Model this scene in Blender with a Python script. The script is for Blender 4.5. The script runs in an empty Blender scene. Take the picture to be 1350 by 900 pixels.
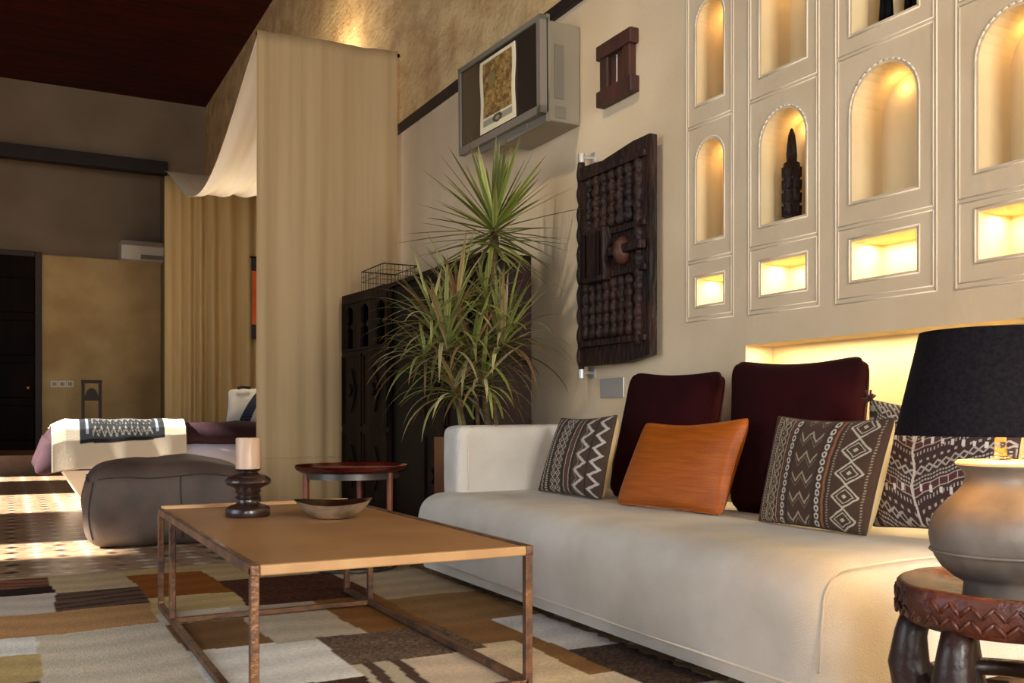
import bpy, bmesh, math, random
import numpy as np
from mathutils import Vector, Matrix, noise as mnoise
random.seed(7); rng = np.random.default_rng(7)
C = bpy.context.scene.collection
PI = math.pi
F, PX, HY, HC = 1250.0, 675.0, 550.0, 0.79
TH = math.atan(660.0/F); SN, CS = math.sin(TH), math.cos(TH)
WX = 2.9                                    # right wall plane
def P(px, py, X=None, Y=None, Z=None, D=None):
    """a pixel of the photograph turned into a point of the room on a given plane"""
    u = (px-PX)/F; v = (HY-py)/F
    dx = SN+u*CS; dy = CS-u*SN
    if X is not None: D = X/dx
    elif Y is not None: D = Y/dy
    elif Z is not None: D = (Z-HC)/v
    return Vector((dx*D, dy*D, HC+v*D))

# ------------------------------------------------------------------ materials
def lin(c):
    r = []
    for x in c[:3]:
        x = x/255.0
        r.append(x/12.92 if x <= .04045 else ((x+.055)/1.055)**2.4)
    return (r[0], r[1], r[2], 1)
MATS = {}
def mat(name, col=(200,200,200), rough=.6, col2=None, scale=8, detail=4, bump=0, bscale=None, metal=0, stretch=None,
        attr=False, trans=0, emit=None, estr=0, spec=.5, sheen=0, glass=False, c2pos=(.35,.65), coat=0, alpha=None):
    if name in MATS: return MATS[name]
    m = bpy.data.materials.new(name); m.use_nodes = True
    nt = m.node_tree; N = nt.nodes; L = nt.links
    b = N['Principled BSDF']; out = N['Material Output']
    b.inputs['Base Color'].default_value = lin(col)
    b.inputs['Roughness'].default_value = rough
    b.inputs['Metallic'].default_value = metal
    b.inputs['Specular IOR Level'].default_value = spec
    if sheen: b.inputs['Sheen Weight'].default_value = sheen
    if coat: b.inputs['Coat Weight'].default_value = coat; b.inputs['Coat Roughness'].default_value = .1
    if glass:
        b.inputs['Transmission Weight'].default_value = 1; b.inputs['IOR'].default_value = 1.45
    if emit:
        b.inputs['Emission Color'].default_value = lin(emit); b.inputs['Emission Strength'].default_value = estr
    tc = N.new('ShaderNodeTexCoord'); mp = N.new('ShaderNodeMapping')
    L.new(tc.outputs['Object'], mp.inputs['Vector'])
    if stretch: mp.inputs['Scale'].default_value = stretch
    src = None
    if attr:
        a = N.new('ShaderNodeAttribute'); a.attribute_name = 'Col'; src = a.outputs['Color']
    if col2 is not None:
        n = N.new('ShaderNodeTexNoise'); n.inputs['Scale'].default_value = scale; n.inputs['Detail'].default_value = detail
        L.new(mp.outputs[0], n.inputs['Vector'])
        r = N.new('ShaderNodeValToRGB'); r.color_ramp.elements[0].position = c2pos[0]; r.color_ramp.elements[1].position = c2pos[1]
        r.color_ramp.elements[0].color = lin(col); r.color_ramp.elements[1].color = lin(col2)
        L.new(n.outputs['Fac'], r.inputs['Fac'])
        if src is not None:
            mx = N.new('ShaderNodeMix'); mx.data_type = 'RGBA'; mx.blend_type = 'MULTIPLY'; mx.inputs[0].default_value = 1
            L.new(src, mx.inputs[6]); L.new(r.outputs[0], mx.inputs[7]); src = mx.outputs[2]
        else: src = r.outputs[0]
    if src is not None: L.new(src, b.inputs['Base Color'])
    if bump:
        n2 = N.new('ShaderNodeTexNoise'); n2.inputs['Scale'].default_value = bscale or scale; n2.inputs['Detail'].default_value = 5
        L.new(mp.outputs[0], n2.inputs['Vector'])
        bp = N.new('ShaderNodeBump'); bp.inputs['Strength'].default_value = bump; bp.inputs['Distance'].default_value = .02
        L.new(n2.outputs['Fac'], bp.inputs['Height']); L.new(bp.outputs[0], b.inputs['Normal'])
    if trans:
        t = N.new('ShaderNodeBsdfTranslucent'); t.inputs['Color'].default_value = lin(col)
        ms = N.new('ShaderNodeMixShader'); ms.inputs[0].default_value = trans
        L.new(b.outputs[0], ms.inputs[1]); L.new(t.outputs[0], ms.inputs[2]); L.new(ms.outputs[0], out.inputs['Surface'])
    MATS[name] = m
    return m

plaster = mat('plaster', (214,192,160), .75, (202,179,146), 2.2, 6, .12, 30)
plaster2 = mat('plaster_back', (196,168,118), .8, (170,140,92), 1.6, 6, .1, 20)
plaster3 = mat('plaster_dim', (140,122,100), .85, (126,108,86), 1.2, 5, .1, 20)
wall_low_bounce = mat('low_bounce_plaster', (96,82,70), .85, (84,70,58), 1.2, 5, .1, 20)  # dark colour given to the unseen walls to cut their bounced light
stone = mat('straw_plaster', (222,190,136), .9, (170,128,80), 4, 12, 1.0, 20, c2pos=(.36,.80), stretch=(1,1,1.3))
niche_m = mat('niche_plaster', (226,204,160), .7, (216,192,146), 3, 5, .08, 30)
mould_m = mat('moulding', (232,216,190), .6)
ceil_m = mat('red_ceiling', (70,10,5), .55, (26,5,3), 2.4, 6, .4, 8, stretch=(.5,9,1), spec=.15)
darkwood = mat('dark_wood', (24,12,9), .55, (13,7,6), 6, 6, .3, 18, stretch=(1,1,.25), spec=.05)
beam_m = mat('beam_wood', (38,16,12), .6, (24,9,7), 6, 4, .3, 12)
carved = mat('carved_wood', (50,27,19), .5, (22,12,9), 12, 6, .9, 34, stretch=(1,1,.35), spec=.3)
brownwood = mat('brown_wood', (74,36,22), .55, (40,20,13), 10, 6, .5, 26, stretch=(1,1,.2))
black_m = mat('black_gloss', (6,5,5), .4, spec=.08)
cab_m = mat('cabinet_wood', (40,25,17), .5, (22,13,9), 6, 6, .3, 20, stretch=(1,1,.25), spec=.08)
cab_end = mat('cabinet_end', (50,24,16), .45, (30,14,10), 6, 6, .2, 20, stretch=(1,1,.2), spec=.25)
linen = mat('sofa_linen', (216,209,198), .9, (204,196,183), 5, 6, .35, 240)
piping = mat('sofa_piping', (225,212,190), .8)
iron = mat('rust_iron', (88,66,56), .45, (140,98,66), 14, 6, .25, 60, metal=.5)
tabletop_m = mat('table_leather', (162,117,70), .62, (146,103,59), 3, 6, .05, 60)
tabletop_l = mat('table_lip', (198,156,106), .5, (182,138,90), 6, 4)
candle_m = mat('candle_wax', (196,164,138), .35, spec=.5, sheen=0)
wick_m = mat('wick', (30,24,20), .9)
turned = mat('turned_wood', (26,17,15), .32, (56,34,28), 14, 5, .15, 40, coat=.4)
bowl_out = mat('bowl_silver', (214,204,184), .3, (112,96,78), 10, 6, .25, 30, metal=.7)
bowl_in = mat('bowl_inside', (40,24,16), .25, (70,40,22), 10, 4, metal=.3)
tray_m = mat('tray_red', (84,22,14), .15, (60,14,10), 4, 4, coat=.6)
tleg_m = mat('tray_leg', (128,66,34), .4, (96,46,24), 12, 4)
disc_m = mat('foot_metal', (96,92,90), .35, (70,64,60), 6, 4, metal=.8)
leather = mat('pouf_leather', (94,77,67), .6, (70,56,49), 4, 6, .18, 60)
leather_seam = mat('pouf_seam', (56,45,40), .7)
planter_m = mat('planter_wood', (128,76,34), .5, (104,58,24), 6, 6, .2, 20, stretch=(1,1,.3))
soil_m = mat('soil', (40,30,22), .95, (24,18,14), 40, 4, .6, 60)
trunk_m = mat('trunk', (120,96,64), .8, (84,62,40), 12, 6, .8, 60, stretch=(1,1,3))
leaf_m = mat('leaf', (120,130,60), .5, attr=True, trans=.15)
steel = mat('steel', (200,196,188), .4, metal=.6)
tvgrey = mat('tv_grey', (132,124,110), .45, metal=.3)
tvgrey2 = mat('tv_box', (146,136,118), .5, metal=.2)
screen_m = mat('tv_screen', (46,40,34), .18, spec=.6)
attr_m = mat('woven', attr=True, rough=.9, bump=.5, bscale=350)
print_m = mat('print_paper', attr=True, rough=.7)
maroon = mat('maroon_cloth', (44,5,8), .9, (32,3,5), 5, 5, .1, 200, spec=.12)
orange = mat('orange_silk', (174,88,10), .42, (152,72,7), 7, 6, .2, 40, stretch=(1,1,18))
seam_dark = mat('seam_dark', (70,54,44), .9)
cream = mat('cream_back', (216,190,140), .8, (200,172,120), 8, 4)
shade_m = mat('shade_linen', (34,28,30), .85, (20,17,22), 120, 3, .2, 300, spec=.1)
shade_in = mat('shade_inner', (215,190,140), .7)
vase_m = mat('vase_clay', (116,106,96), .5, (80,73,67), 7, 8, .12, 20)
rim_m = mat('vase_lid', (226,196,140), .5)
glass_m = mat('clear_glass', (255,255,255), .03, glass=True)
brass = mat('brass', (190,140,70), .3, metal=1)
curtain_m = mat('curtain', (214,184,138), .9, (204,174,127), 3, 3, .1, 150, trans=.22, stretch=(6,6,.2))
curtain_f = mat('curtain_far', (212,186,134), .9, (202,174,120), 3, 3, .1, 150, trans=.3, stretch=(6,6,.2))
canopy_m = mat('canopy', (236,226,208), .9, trans=.15)
duvet = mat('duvet_purple', (58,34,39), .85, (44,25,30), 4, 5, .15, 30, spec=.2)
sheet_m = mat('mattress_grey', (182,178,190), .8, (166,162,176), 4, 4, .1, 20)
throw_m = mat('throw_white', (232,222,206), .85, (222,210,192), 6, 4, .1, 60)
bedbase = mat('bed_base', (200,190,174), .6, (186,174,158), 4, 4)
pillow_m = mat('pillow_white', (226,224,212), .8, (214,210,196), 5, 4, .15, 30)
navy = mat('navy_band', (34,44,62), .7, (50,62,80), 30, 3)
white_pl = mat('white_plastic', (214,204,184), .4)
rust_cloth = mat('rust_cloth', (206,92,30), .8, (190,78,22), 6, 4)
black_cloth = mat('black_cloth', (34,28,26), .8)
wire_m = mat('dark_wire', (70,56,44), .5, metal=.6)
stool_m = mat('stool_wood', (96,44,26), .5, (50,22,14), 9, 6, .5, 30, coat=.08)
stool_leg = mat('stool_leg_wood', (56,31,24), .42, (36,19,15), 8, 6, .3, 20, coat=.08)
threshold = mat('step_stone', (120,90,62), .5, (98,70,46), 4, 4)

def tile_material():
    m = bpy.data.materials.new('floor_tiles'); m.use_nodes = True
    nt = m.node_tree; N = nt.nodes; L = nt.links; b = N['Principled BSDF']
    tc = N.new('ShaderNodeTexCoord'); sp = N.new('ShaderNodeSeparateXYZ'); L.new(tc.outputs['Object'], sp.inputs[0])
    def M(op, a, c=None):
        n = N.new('ShaderNodeMath'); n.operation = op
        for i, x in enumerate((a, c)):
            if x is None: continue
            if isinstance(x, (int, float)): n.inputs[i].default_value = x
            else: L.new(x, n.inputs[i])
        return n.outputs[0]
    def cell(off, s, r):           # little lozenges on a grid of pitch s
        fx = M('ABSOLUTE', M('SUBTRACT', M('FRACT', M('ADD', M('DIVIDE', sp.outputs[0], s), off[0])), .5))
        fy = M('ABSOLUTE', M('SUBTRACT', M('FRACT', M('ADD', M('DIVIDE', sp.outputs[1], s), off[1])), .5))
        return M('LESS_THAN', M('ADD', fx, fy), r)
    dark = cell((.5, .5), .26, .17); lite = cell((0, 0), .26, .2)
    d2 = M('ADD', cell((0, .5), .26, .10), cell((.5, 0), .26, .10))
    n = N.new('ShaderNodeTexNoise'); n.inputs['Scale'].default_value = 9; L.new(tc.outputs['Object'], n.inputs['Vector'])
    r = N.new('ShaderNodeValToRGB'); r.color_ramp.elements[0].color = lin((146,114,86)); r.color_ramp.elements[1].color = lin((182,150,118))
    r.color_ramp.elements[0].position = .35; r.color_ramp.elements[1].position = .65
    L.new(n.outputs['Fac'], r.inputs[0])
    def mix(f, a, col):
        x = N.new('ShaderNodeMix'); x.data_type = 'RGBA'; L.new(f, x.inputs[0]); L.new(a, x.inputs[6]); x.inputs[7].default_value = lin(col); return x.outputs[2]
    c = mix(lite, r.outputs[0], (222,206,182)); c = mix(dark, c, (70,44,34)); c = mix(d2, c, (214,196,168))
    L.new(c, b.inputs['Base Color'])
    b.inputs['Roughness'].default_value = .28
    bp = N.new('ShaderNodeBump'); bp.inputs['Strength'].default_value = .15; bp.inputs['Distance'].default_value = .01
    L.new(n.outputs['Fac'], bp.inputs['Height']); L.new(bp.outputs[0], b.inputs['Normal'])
    return m
tile_m = tile_material()

# ------------------------------------------------------------------ object helpers
def finish(o, parent, smooth):
    C.objects.link(o)
    if parent is not None:
        o.parent = parent
        if parent.type == 'EMPTY': o.matrix_parent_inverse = Matrix.Translation(-parent.location)
    if smooth:
        for p in o.data.polygons: p.use_smooth = True
def obj(name, bm, m, parent=None, smooth=False, label=None, auto=None):
    me = bpy.data.meshes.new(name)
    bmesh.ops.recalc_face_normals(bm, faces=bm.faces)
    bm.to_mesh(me); bm.free()
    for x in (m if isinstance(m, (list, tuple)) else [m]): me.materials.append(x)
    o = bpy.data.objects.new(name, me)
    finish(o, parent, smooth or auto)
    if auto:
        try: me.set_sharp_from_angle(angle=math.radians(auto))
        except Exception: pass
    if label: o['label'] = label
    return o
def tag(o, label, cat, group=None, kind=None):
    o['label'] = label; o['category'] = cat
    if group: o['group'] = group
    if kind: o['kind'] = kind
    return o
def thing(name, label, cat, loc, group=None):
    o = bpy.data.objects.new(name, None); C.objects.link(o); o.location = loc; o.empty_display_size = .1
    return tag(o, label, cat, group)
def struct(o): o['kind'] = 'structure'; return o
def BM(): return bmesh.new()
def box(bm, a, b, bev=0, seg=2):
    a = Vector(a); b = Vector(b); c = (a+b)/2; s = b-a
    r = bmesh.ops.create_cube(bm, size=1, matrix=Matrix.Translation(c) @ Matrix.Diagonal((abs(s.x), abs(s.y), abs(s.z), 1)))
    if bev:
        es = list({e for v in r['verts'] for e in v.link_edges})
        bmesh.ops.bevel(bm, geom=es, offset=bev, segments=seg, profile=.5, affect='EDGES')
    return bm
def bar(bm, a, b, r, n=8, r2=None, square=False):
    a = Vector(a); b = Vector(b); d = b-a; L = d.length
    if square:
        q = d.to_track_quat('Z', 'Y')
        m = Matrix.Translation((a+b)/2) @ q.to_matrix().to_4x4() @ Matrix.Diagonal((r*2, r*2, L, 1))
        bmesh.ops.create_cube(bm, size=1, matrix=m); return bm
    q = d.to_track_quat('Z', 'Y')
    bmesh.ops.create_cone(bm, cap_ends=True, segments=n, radius1=r, radius2=r if r2 is None else r2, depth=L,
                          matrix=Matrix.Translation((a+b)/2) @ q.to_matrix().to_4x4())
    return bm
def tube(bm, pts, rad, n=8, cap=True):
    pts = [Vector(p) for p in pts]; rings = []; q = None; pd = None
    for i, p in enumerate(pts):
        d = (pts[min(i+1, len(pts)-1)]-pts[max(i-1, 0)]).normalized()
        q = d.to_track_quat('Z', 'Y') if q is None else pd.rotation_difference(d) @ q
        pd = d; r = rad[i] if isinstance(rad, (list, tuple)) else rad
        rings.append([bm.verts.new(p + q @ Vector((r*math.cos(2*PI*k/n), r*math.sin(2*PI*k/n), 0))) for k in range(n)])
    for a, b in zip(rings, rings[1:]):
        for k in range(n): bm.faces.new((a[k], a[(k+1) % n], b[(k+1) % n], b[k]))
    if cap: bm.faces.new(rings[0][::-1]); bm.faces.new(rings[-1])
    return bm
def lathe(bm, prof, c, n=40, wob=None):
    rings = []
    for r, z in prof:
        if r < 1e-5: rings.append([bm.verts.new((c[0], c[1], z))]); continue
        rings.append([bm.verts.new((c[0]+r*(wob(2*PI*k/n, r, z) if wob else 1)*math.cos(2*PI*k/n),
                                    c[1]+r*(wob(2*PI*k/n, r, z) if wob else 1)*math.sin(2*PI*k/n), z)) for k in range(n)])
    for a, b in zip(rings, rings[1:]):
        if len(a) == 1 and len(b) == 1: continue
        for k in range(n):
            k2 = (k+1) % n
            if len(a) == 1: bm.faces.new((a[0], b[k], b[k2]))
            elif len(b) == 1: bm.faces.new((a[k], a[k2], b[0]))
            else: bm.faces.new((a[k], a[k2], b[k2], b[k]))
    return bm
def prism(bm, poly, d):
    """extrude a closed 3D polygon by the vector d"""
    a = [bm.verts.new(p) for p in poly]; b = [bm.verts.new(Vector(p)+Vector(d)) for p in poly]
    bm.faces.new(a); bm.faces.new(b[::-1]); n = len(a)
    for i in range(n): bm.faces.new((a[i], b[i], b[(i+1) % n], a[(i+1) % n]))
    return bm
def grid(name, pos, nu, nv, m, parent=None, col=None, solid=0, smooth=True):
    """pos(u,v)->(x,y,z) numpy arrays on an nu x nv grid; col(u,v)->rgb array in 0..255"""
    U, V = np.meshgrid(np.linspace(0, 1, nu), np.linspace(0, 1, nv), indexing='ij')
    x, y, z = pos(U, V)
    co = np.stack([x+0*U, y+0*U, z+0*U], -1).reshape(-1, 3)
    i, j = np.meshgrid(np.arange(nu-1), np.arange(nv-1), indexing='ij'); a = (i*nv+j).ravel()
    fc = np.stack([a, a+nv, a+nv+1, a+1], 1)
    me = bpy.data.meshes.new(name); me.from_pydata(co.tolist(), [], fc.tolist())
    if col is not None: put_col(me, col(U, V).reshape(-1, 3))
    me.materials.append(m)
    o = bpy.data.objects.new(name, me); finish(o, parent, smooth)
    if solid:
        s = o.modifiers.new('thickness', 'SOLIDIFY'); s.thickness = solid; s.offset = 0
    return o
def put_col(me, c):
    c = np.clip(c, 0, 255)/255.0
    l = np.where(c <= .04045, c/12.92, ((c+.055)/1.055)**2.4)
    at = me.color_attributes.new('Col', 'FLOAT_COLOR', 'POINT')
    at.data.foreach_set('color', np.concatenate([l, np.ones((len(l), 1))], 1).astype(np.float32).ravel())
def boolean_cut(o, cutter_bm):
    me = bpy.data.meshes.new('cut'); bmesh.ops.recalc_face_normals(cutter_bm, faces=cutter_bm.faces); cutter_bm.to_mesh(me); cutter_bm.free()
    for _ in o.data.materials: pass
    me.materials.append(niche_m)
    c = bpy.data.objects.new('cut', me); C.objects.link(c)
    md = o.modifiers.new('b', 'BOOLEAN'); md.object = c; md.operation = 'DIFFERENCE'; md.solver = 'EXACT'
    try: md.material_mode = 'TRANSFER'
    except Exception: pass
    dg = bpy.context.evaluated_depsgraph_get(); dg.update()
    new = bpy.data.meshes.new_from_object(o.evaluated_get(dg))
    o.modifiers.clear(); o.data = new; bpy.data.objects.remove(c)
def light(name, kind, loc, power, col=(1,1,1), size=.1, target=None, sizey=None, spot=None, blend=.5):
    l = bpy.data.lights.new(name, kind); l.energy = power; l.color = col
    if kind == 'AREA':
        l.size = size
        if sizey: l.shape = 'RECTANGLE'; l.size_y = sizey
    elif kind == 'SUN': l.angle = size
    else: l.shadow_soft_size = size
    if kind == 'SPOT': l.spot_size = spot; l.spot_blend = blend
    o = bpy.data.objects.new(name, l); C.objects.link(o); o.location = loc
    if target is not None: o.rotation_euler = (Vector(target)-Vector(loc)).to_track_quat('-Z', 'Y').to_euler()
    return o
WARM = (1, .70, .36); WARMW = (1, .84, .62)

# ------------------------------------------------------------------ camera
cam = bpy.data.cameras.new('camera'); co = bpy.data.objects.new('camera', cam); C.objects.link(co)
co.location = (0, 0, HC); co.rotation_euler = (PI/2, 0, -TH)
cam.sensor_width = 36; cam.lens = 36*F/1350; cam.shift_y = (HY-450)/1350; cam.clip_start = .05
bpy.context.scene.camera = co

# ------------------------------------------------------------------ room shell
XL, YN, YB, ZC = -3.4, -3.0, 16.5, 6.0
YR = 17.3
o = obj('floor', box(BM(), (XL-.3, YN-.3, -.2), (WX+.6, YR+.3, 0)), tile_m); struct(o)
o = obj('ceiling', box(BM(), (XL-.3, YN-.3, ZC), (WX+.6, YR+.3, ZC+.2)), ceil_m); struct(o)
bm = BM()
# left wall with tall door openings (daylight comes through them)
OP = [(1.2, 4.9, .3, 3.2), (6.2, 6.95, 0, 3.1), (9.08, 11.2, 0, 4.6), (13.5, 14.5, 0, 3.6)]
y = YN-.3
for (a, b, z0, z1) in OP:
    box(bm, (XL-.3, y, 0), (XL, a, ZC)); box(bm, (XL-.3, a, z1), (XL, b, ZC))
    if z0 > 0: box(bm, (XL-.3, a, 0), (XL, b, z0))
    y = b
box(bm, (XL-.3, y, 0), (XL, YR+.3, ZC))
struct(obj('wall_left', bm, wall_low_bounce))
bm = BM()
box(bm, (XL, YN-.3, 0), (-2.6, YN, ZC)); box(bm, (-.9, YN-.3, 0), (.6, YN, ZC)); box(bm, (2.0, YN-.3, 0), (WX+.6, YN, ZC)); box(bm, (.6, YN-.3, 0), (2.0, YN, .6)); box(bm, (.6, YN-.3, 3.2), (2.0, YN, ZC)); box(bm, (-2.6, YN-.3, 0), (-.9, YN, .4)); box(bm, (-2.6, YN-.3, 3.1), (-.9, YN, ZC))
struct(obj('wall_near', bm, wall_low_bounce))
# added unseen slab outside the near opening, blocks the direct sun there
struct(obj('trim_sun_block', box(BM(), (XL-4.5, -.6, 3.3), (XL-.3, 5.4, 3.45)), plaster3))
ZT = 3.2
wall = obj('wall_right', box(BM(), (WX, YN, 0), (WX+.5, YR+.3, ZT)), [plaster, niche_m])
struct(wall)
struct(obj('wall_right_upper', box(BM(), (WX-.012, YN, ZT+.03), (WX+.5, YR+.3, ZC)), stone))
struct(obj('trim_1', box(BM(), (WX-.035, YN, ZT-.02), (WX+.4, YB, ZT+.05), .006), beam_m))
# far wall: upper mass over a shallow alcove
XA = 2.27
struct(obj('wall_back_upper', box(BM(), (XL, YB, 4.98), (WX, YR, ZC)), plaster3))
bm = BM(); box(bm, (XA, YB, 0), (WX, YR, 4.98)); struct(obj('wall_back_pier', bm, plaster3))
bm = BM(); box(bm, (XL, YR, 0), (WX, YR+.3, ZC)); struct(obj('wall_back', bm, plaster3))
struct(obj('trim_2', box(BM(), (XL, YB-.1, 4.78), (XA, YB+.12, 4.985), .01), beam_m))
zl = P(100, 338, Y=YR-.16).z
struct(obj('wall_back_lower', box(BM(), (XL, YR-.16, .2), (XA, YR, zl), .02), plaster2))
# raised platform (step) at the far end
YS = 14.6
struct(obj('floor_platform', box(BM(), (XL, YS, 0), (WX, YR, .27)), threshold))
# dark door on the far wall
dl = P(55, 400, Y=YR-.2).x
dr = bpy.data.objects.new('door_1', None); C.objects.link(dr); dr.location = (dl-1.0, YR-.2, .27); struct(dr)
obj('door_leaf', box(BM(), (dl-1.7, YR-.24, .27), (dl-.07, YR-.17, zl-.05), .01), darkwood, dr)
bm = BM(); box(bm, (dl-.1, YR-.26, .27), (dl, YR-.15, zl+.02), .01); box(bm, (dl-1.9, YR-.26, zl-.07), (dl-.1, YR-.15, zl+.02), .01)
obj('door_frame', bm, beam_m, dr)
bm = BM()
for k in range(4):
    for q in range(2): box(bm, (dl-1.6+q*.8, YR-.26, .42+k*.68), (dl-.9+q*.8, YR-.23, .98+k*.68), .02)
obj('door_panel', bm, darkwood, dr)
obj('door_handle', lathe(BM(), [(0,1.22),(.03,1.23),(.035,1.26),(.03,1.29),(0,1.30)], (dl-.2, YR-.28), 16), brass, dr, True)

# ------------------------------------------------------------------ niches cut in the right wall
YW = lambda px: P(px, 500, X=WX).y
ZW = lambda px, py: P(px, py, X=WX).z
def arch(y0, y1, z0, z1, d, n=14, x0=-.02):
    """arch outline in the wall plane"""
    r = (y1-y0)/2; rz = min(r*1.0, z1-z0); cy = (y0+y1)/2; pts = [(WX+x0, y0, z0), (WX+x0, y1, z0)]
    for k in range(n+1):
        a = PI*k/n; pts.append((WX+x0, cy+r*math.cos(a), z1-rz+rz*math.sin(a)))
    return pts
cut = BM(); ND = .17
AR = []     # (y0,y1,z0,z1)
cols = [(919, 953), (1003.5, 1061.5), (1123, 1208.5), (1290, 1392)]
zb = [ZW(919,320), ZW(1003.5,297), ZW(1123,268), ZW(1290,226)]
ztops = [ZW(936,183), ZW(1033,143), ZW(1166,83), ZW(1340,8)]
niches = []
for (a, b), z0, z1 in zip(cols, zb, ztops):
    ya, yb = YW(b), YW(a)
    niches.append(('arch', ya, yb, 1.63, z1))
    niches.append(('arch', ya, yb, 2.285, 2.285+(z1-1.63)))
    niches.append(('rect', ya, yb, 1.325, 1.325+.118+.012*len(niches)/3))
for kind, ya, yb, z0, z1 in niches:
    if kind == 'arch': prism(cut, arch(ya, yb, z0, z1, ND), (ND+.02, 0, 0))
    else: box(cut, (WX-.02, ya, z0), (WX+ND, yb, z1))
# long lit niche behind the cushions
LZ1 = 1.112; LY1 = YW(983)
box(cut, (WX-.02, -.4, .66), (WX+ND-.01, LY1, LZ1))
boolean_cut(wall, cut)
# mouldings around niche columns
def bead(bm, y0, y1, z0, z1, w=.003, inner=True):
    for a, b in (((y0,z0),(y1,z0)), ((y1,z0),(y1,z1)), ((y1,z1),(y0,z1)), ((y0,z1),(y0,z0))):
        bar(bm, (WX-.001, a[0], a[1]), (WX-.001, b[0], b[1]), w, 6)
fr = [(905.5, 967), (987, 1080), (1102, 1235), (1260.5, 1430)]
zfb = [1.262, 1.255, 1.25, 1.245]
for i, (a, b) in enumerate(fr):
    y0, y1 = YW(b), YW(a); z1 = niches[i*3][4]
    bm = BM()
    g = .014
    bead(bm, y0, y1, zfb[i]-.012, 3.1)
    zs = [zfb[i], 1.535, z1+.085, 3.085]
    for k in range(3): bead(bm, y0+g, y1-g, zs[k]+.008, zs[k+1]-.008, .0025)
    # rims of the openings
    for kind, ya, yb, z0, zt in niches[i*3:i*3+3]:
        e = .012
        pts = arch(ya-e, yb+e, z0-e, zt+e, 0, 18, -.001) if kind == 'arch' else [(WX-.001, ya-e, z0-e), (WX-.001, yb+e, z0-e), (WX-.001, yb+e, zt+e), (WX-.001, ya-e, zt+e)]
        for p, q in zip(pts, pts[1:]+pts[:1]): bar(bm, p, q, .0035, 6)
    struct(obj('trim_%d' % (i+3), bm, mould_m, None, True))
# niche lamps: a tiny warm spot lamp fixed under the head of each niche
for i, (kind, ya, yb, z0, z1) in enumerate(niches):
    cy = (ya+yb)/2; w = yb-ya
    if kind == 'arch':
        light('niche_lamp', 'POINT', (WX+ND-.03, cy+w*.12, z1-.05), .27, (1,.62,.22), .012)
    else:
        light('niche_lamp', 'AREA', (WX+ND*.55, cy, z1-.006), 2.0*w/.25, (1,.82,.48), .05, (WX+ND*.55, cy, z0), w*.9)
for y0, y1 in ((-.3, 1.4), (1.5, LY1-.05)):
    light('shelf_strip_light', 'AREA', (WX+.05, (y0+y1)/2, LZ1-.008), 14, (1,.80,.44), .03, (WX+.05, (y0+y1)/2, .6), y1-y0)

# ------------------------------------------------------------------ statues in the niches
def statue():
    p0 = P(1036, 290, X=WX+.09); p1 = P(1054, 286, X=WX+.09)
    c = (WX+.085, (p0.y+p1.y)/2); zt = P(1045, 168, X=WX+.085).z; z0 = 1.63; H = zt-z0
    t = thing('carved_figure', 'tall dark carved wooden figure standing in an arched wall niche', 'statue', (c[0], c[1], z0))
    bm = BM(); r = .036
    prof = [(0,0),(.030,0),(.034,.03),(.034,.10),(.038,.14),(.040,.30),(.038,.42),(.041,.5),(.038,.62),(.024,.64),(.025,.72),(.022,.82),(.016,.92),(.008,.98),(0,1)]
    lathe(bm, [(a*.95, z0+b*H) for a, b in prof], c, 20, lambda a, rr, z: 1+.10*math.cos(4*a)+.06*math.sin(8*a+z*90))
    obj('body', bm, carved, t, True)
    bm = BM()
    for k in range(4):
        zz = z0+H*(.08+.135*k)
        for s in range(8):
            a = s*PI/4; x = c[0]+.037*math.cos(a); y = c[1]+.037*math.sin(a)
            bar(bm, (x, y, zz), (x*1.0+.002*math.cos(a), y, zz+H*.10), .005, 6)
        lathe(bm, [(.036, zz-.004), (.043, zz), (.036, zz+.006)], c, 20)
    obj('carved_band', bm, carved, t, True)
statue()
def animal_figure(px0, px1, label):
    y1 = YW(px0)-.02; y0 = YW(px1)+.01; x = WX+.07; z = 2.285; w = y1-y0
    bm = BM()
    tube(bm, [(x, y1-w*.2, z), (x, y1-w*.22, z+.10), (x, y1-w*.35, z+.17)], [.018,.014,.02], 10)
    tube(bm, [(x, y1-w*.62, z), (x, y1-w*.6, z+.10), (x, y1-w*.5, z+.17)], [.018,.014,.02], 10)
    tube(bm, [(x, y1-w*.05, z+.19), (x, y1-w*.4, z+.18), (x, y1-w*.75, z+.2), (x, y1-w*.9, z+.27), (x, y1-w*.95, z+.31)], [.012,.03,.026,.016,.012], 12)
    tube(bm, [(x, y1-w*.9, z+.3), (x, y1-w*1.05, z+.27)], [.018,.008], 10)
    box(bm, (x-.025, y0, z), (x+.025, y1-w*.05, z+.014), .003)
    tag(obj('carved_animal', bm, black_m, None, True), label, 'statue')
animal_figure(1138, 1166, 'left one of two black carved animal figures in an upper lit niche')
animal_figure(1170, 1204, 'right one of two black carved animal figures in an upper lit niche')

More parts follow.
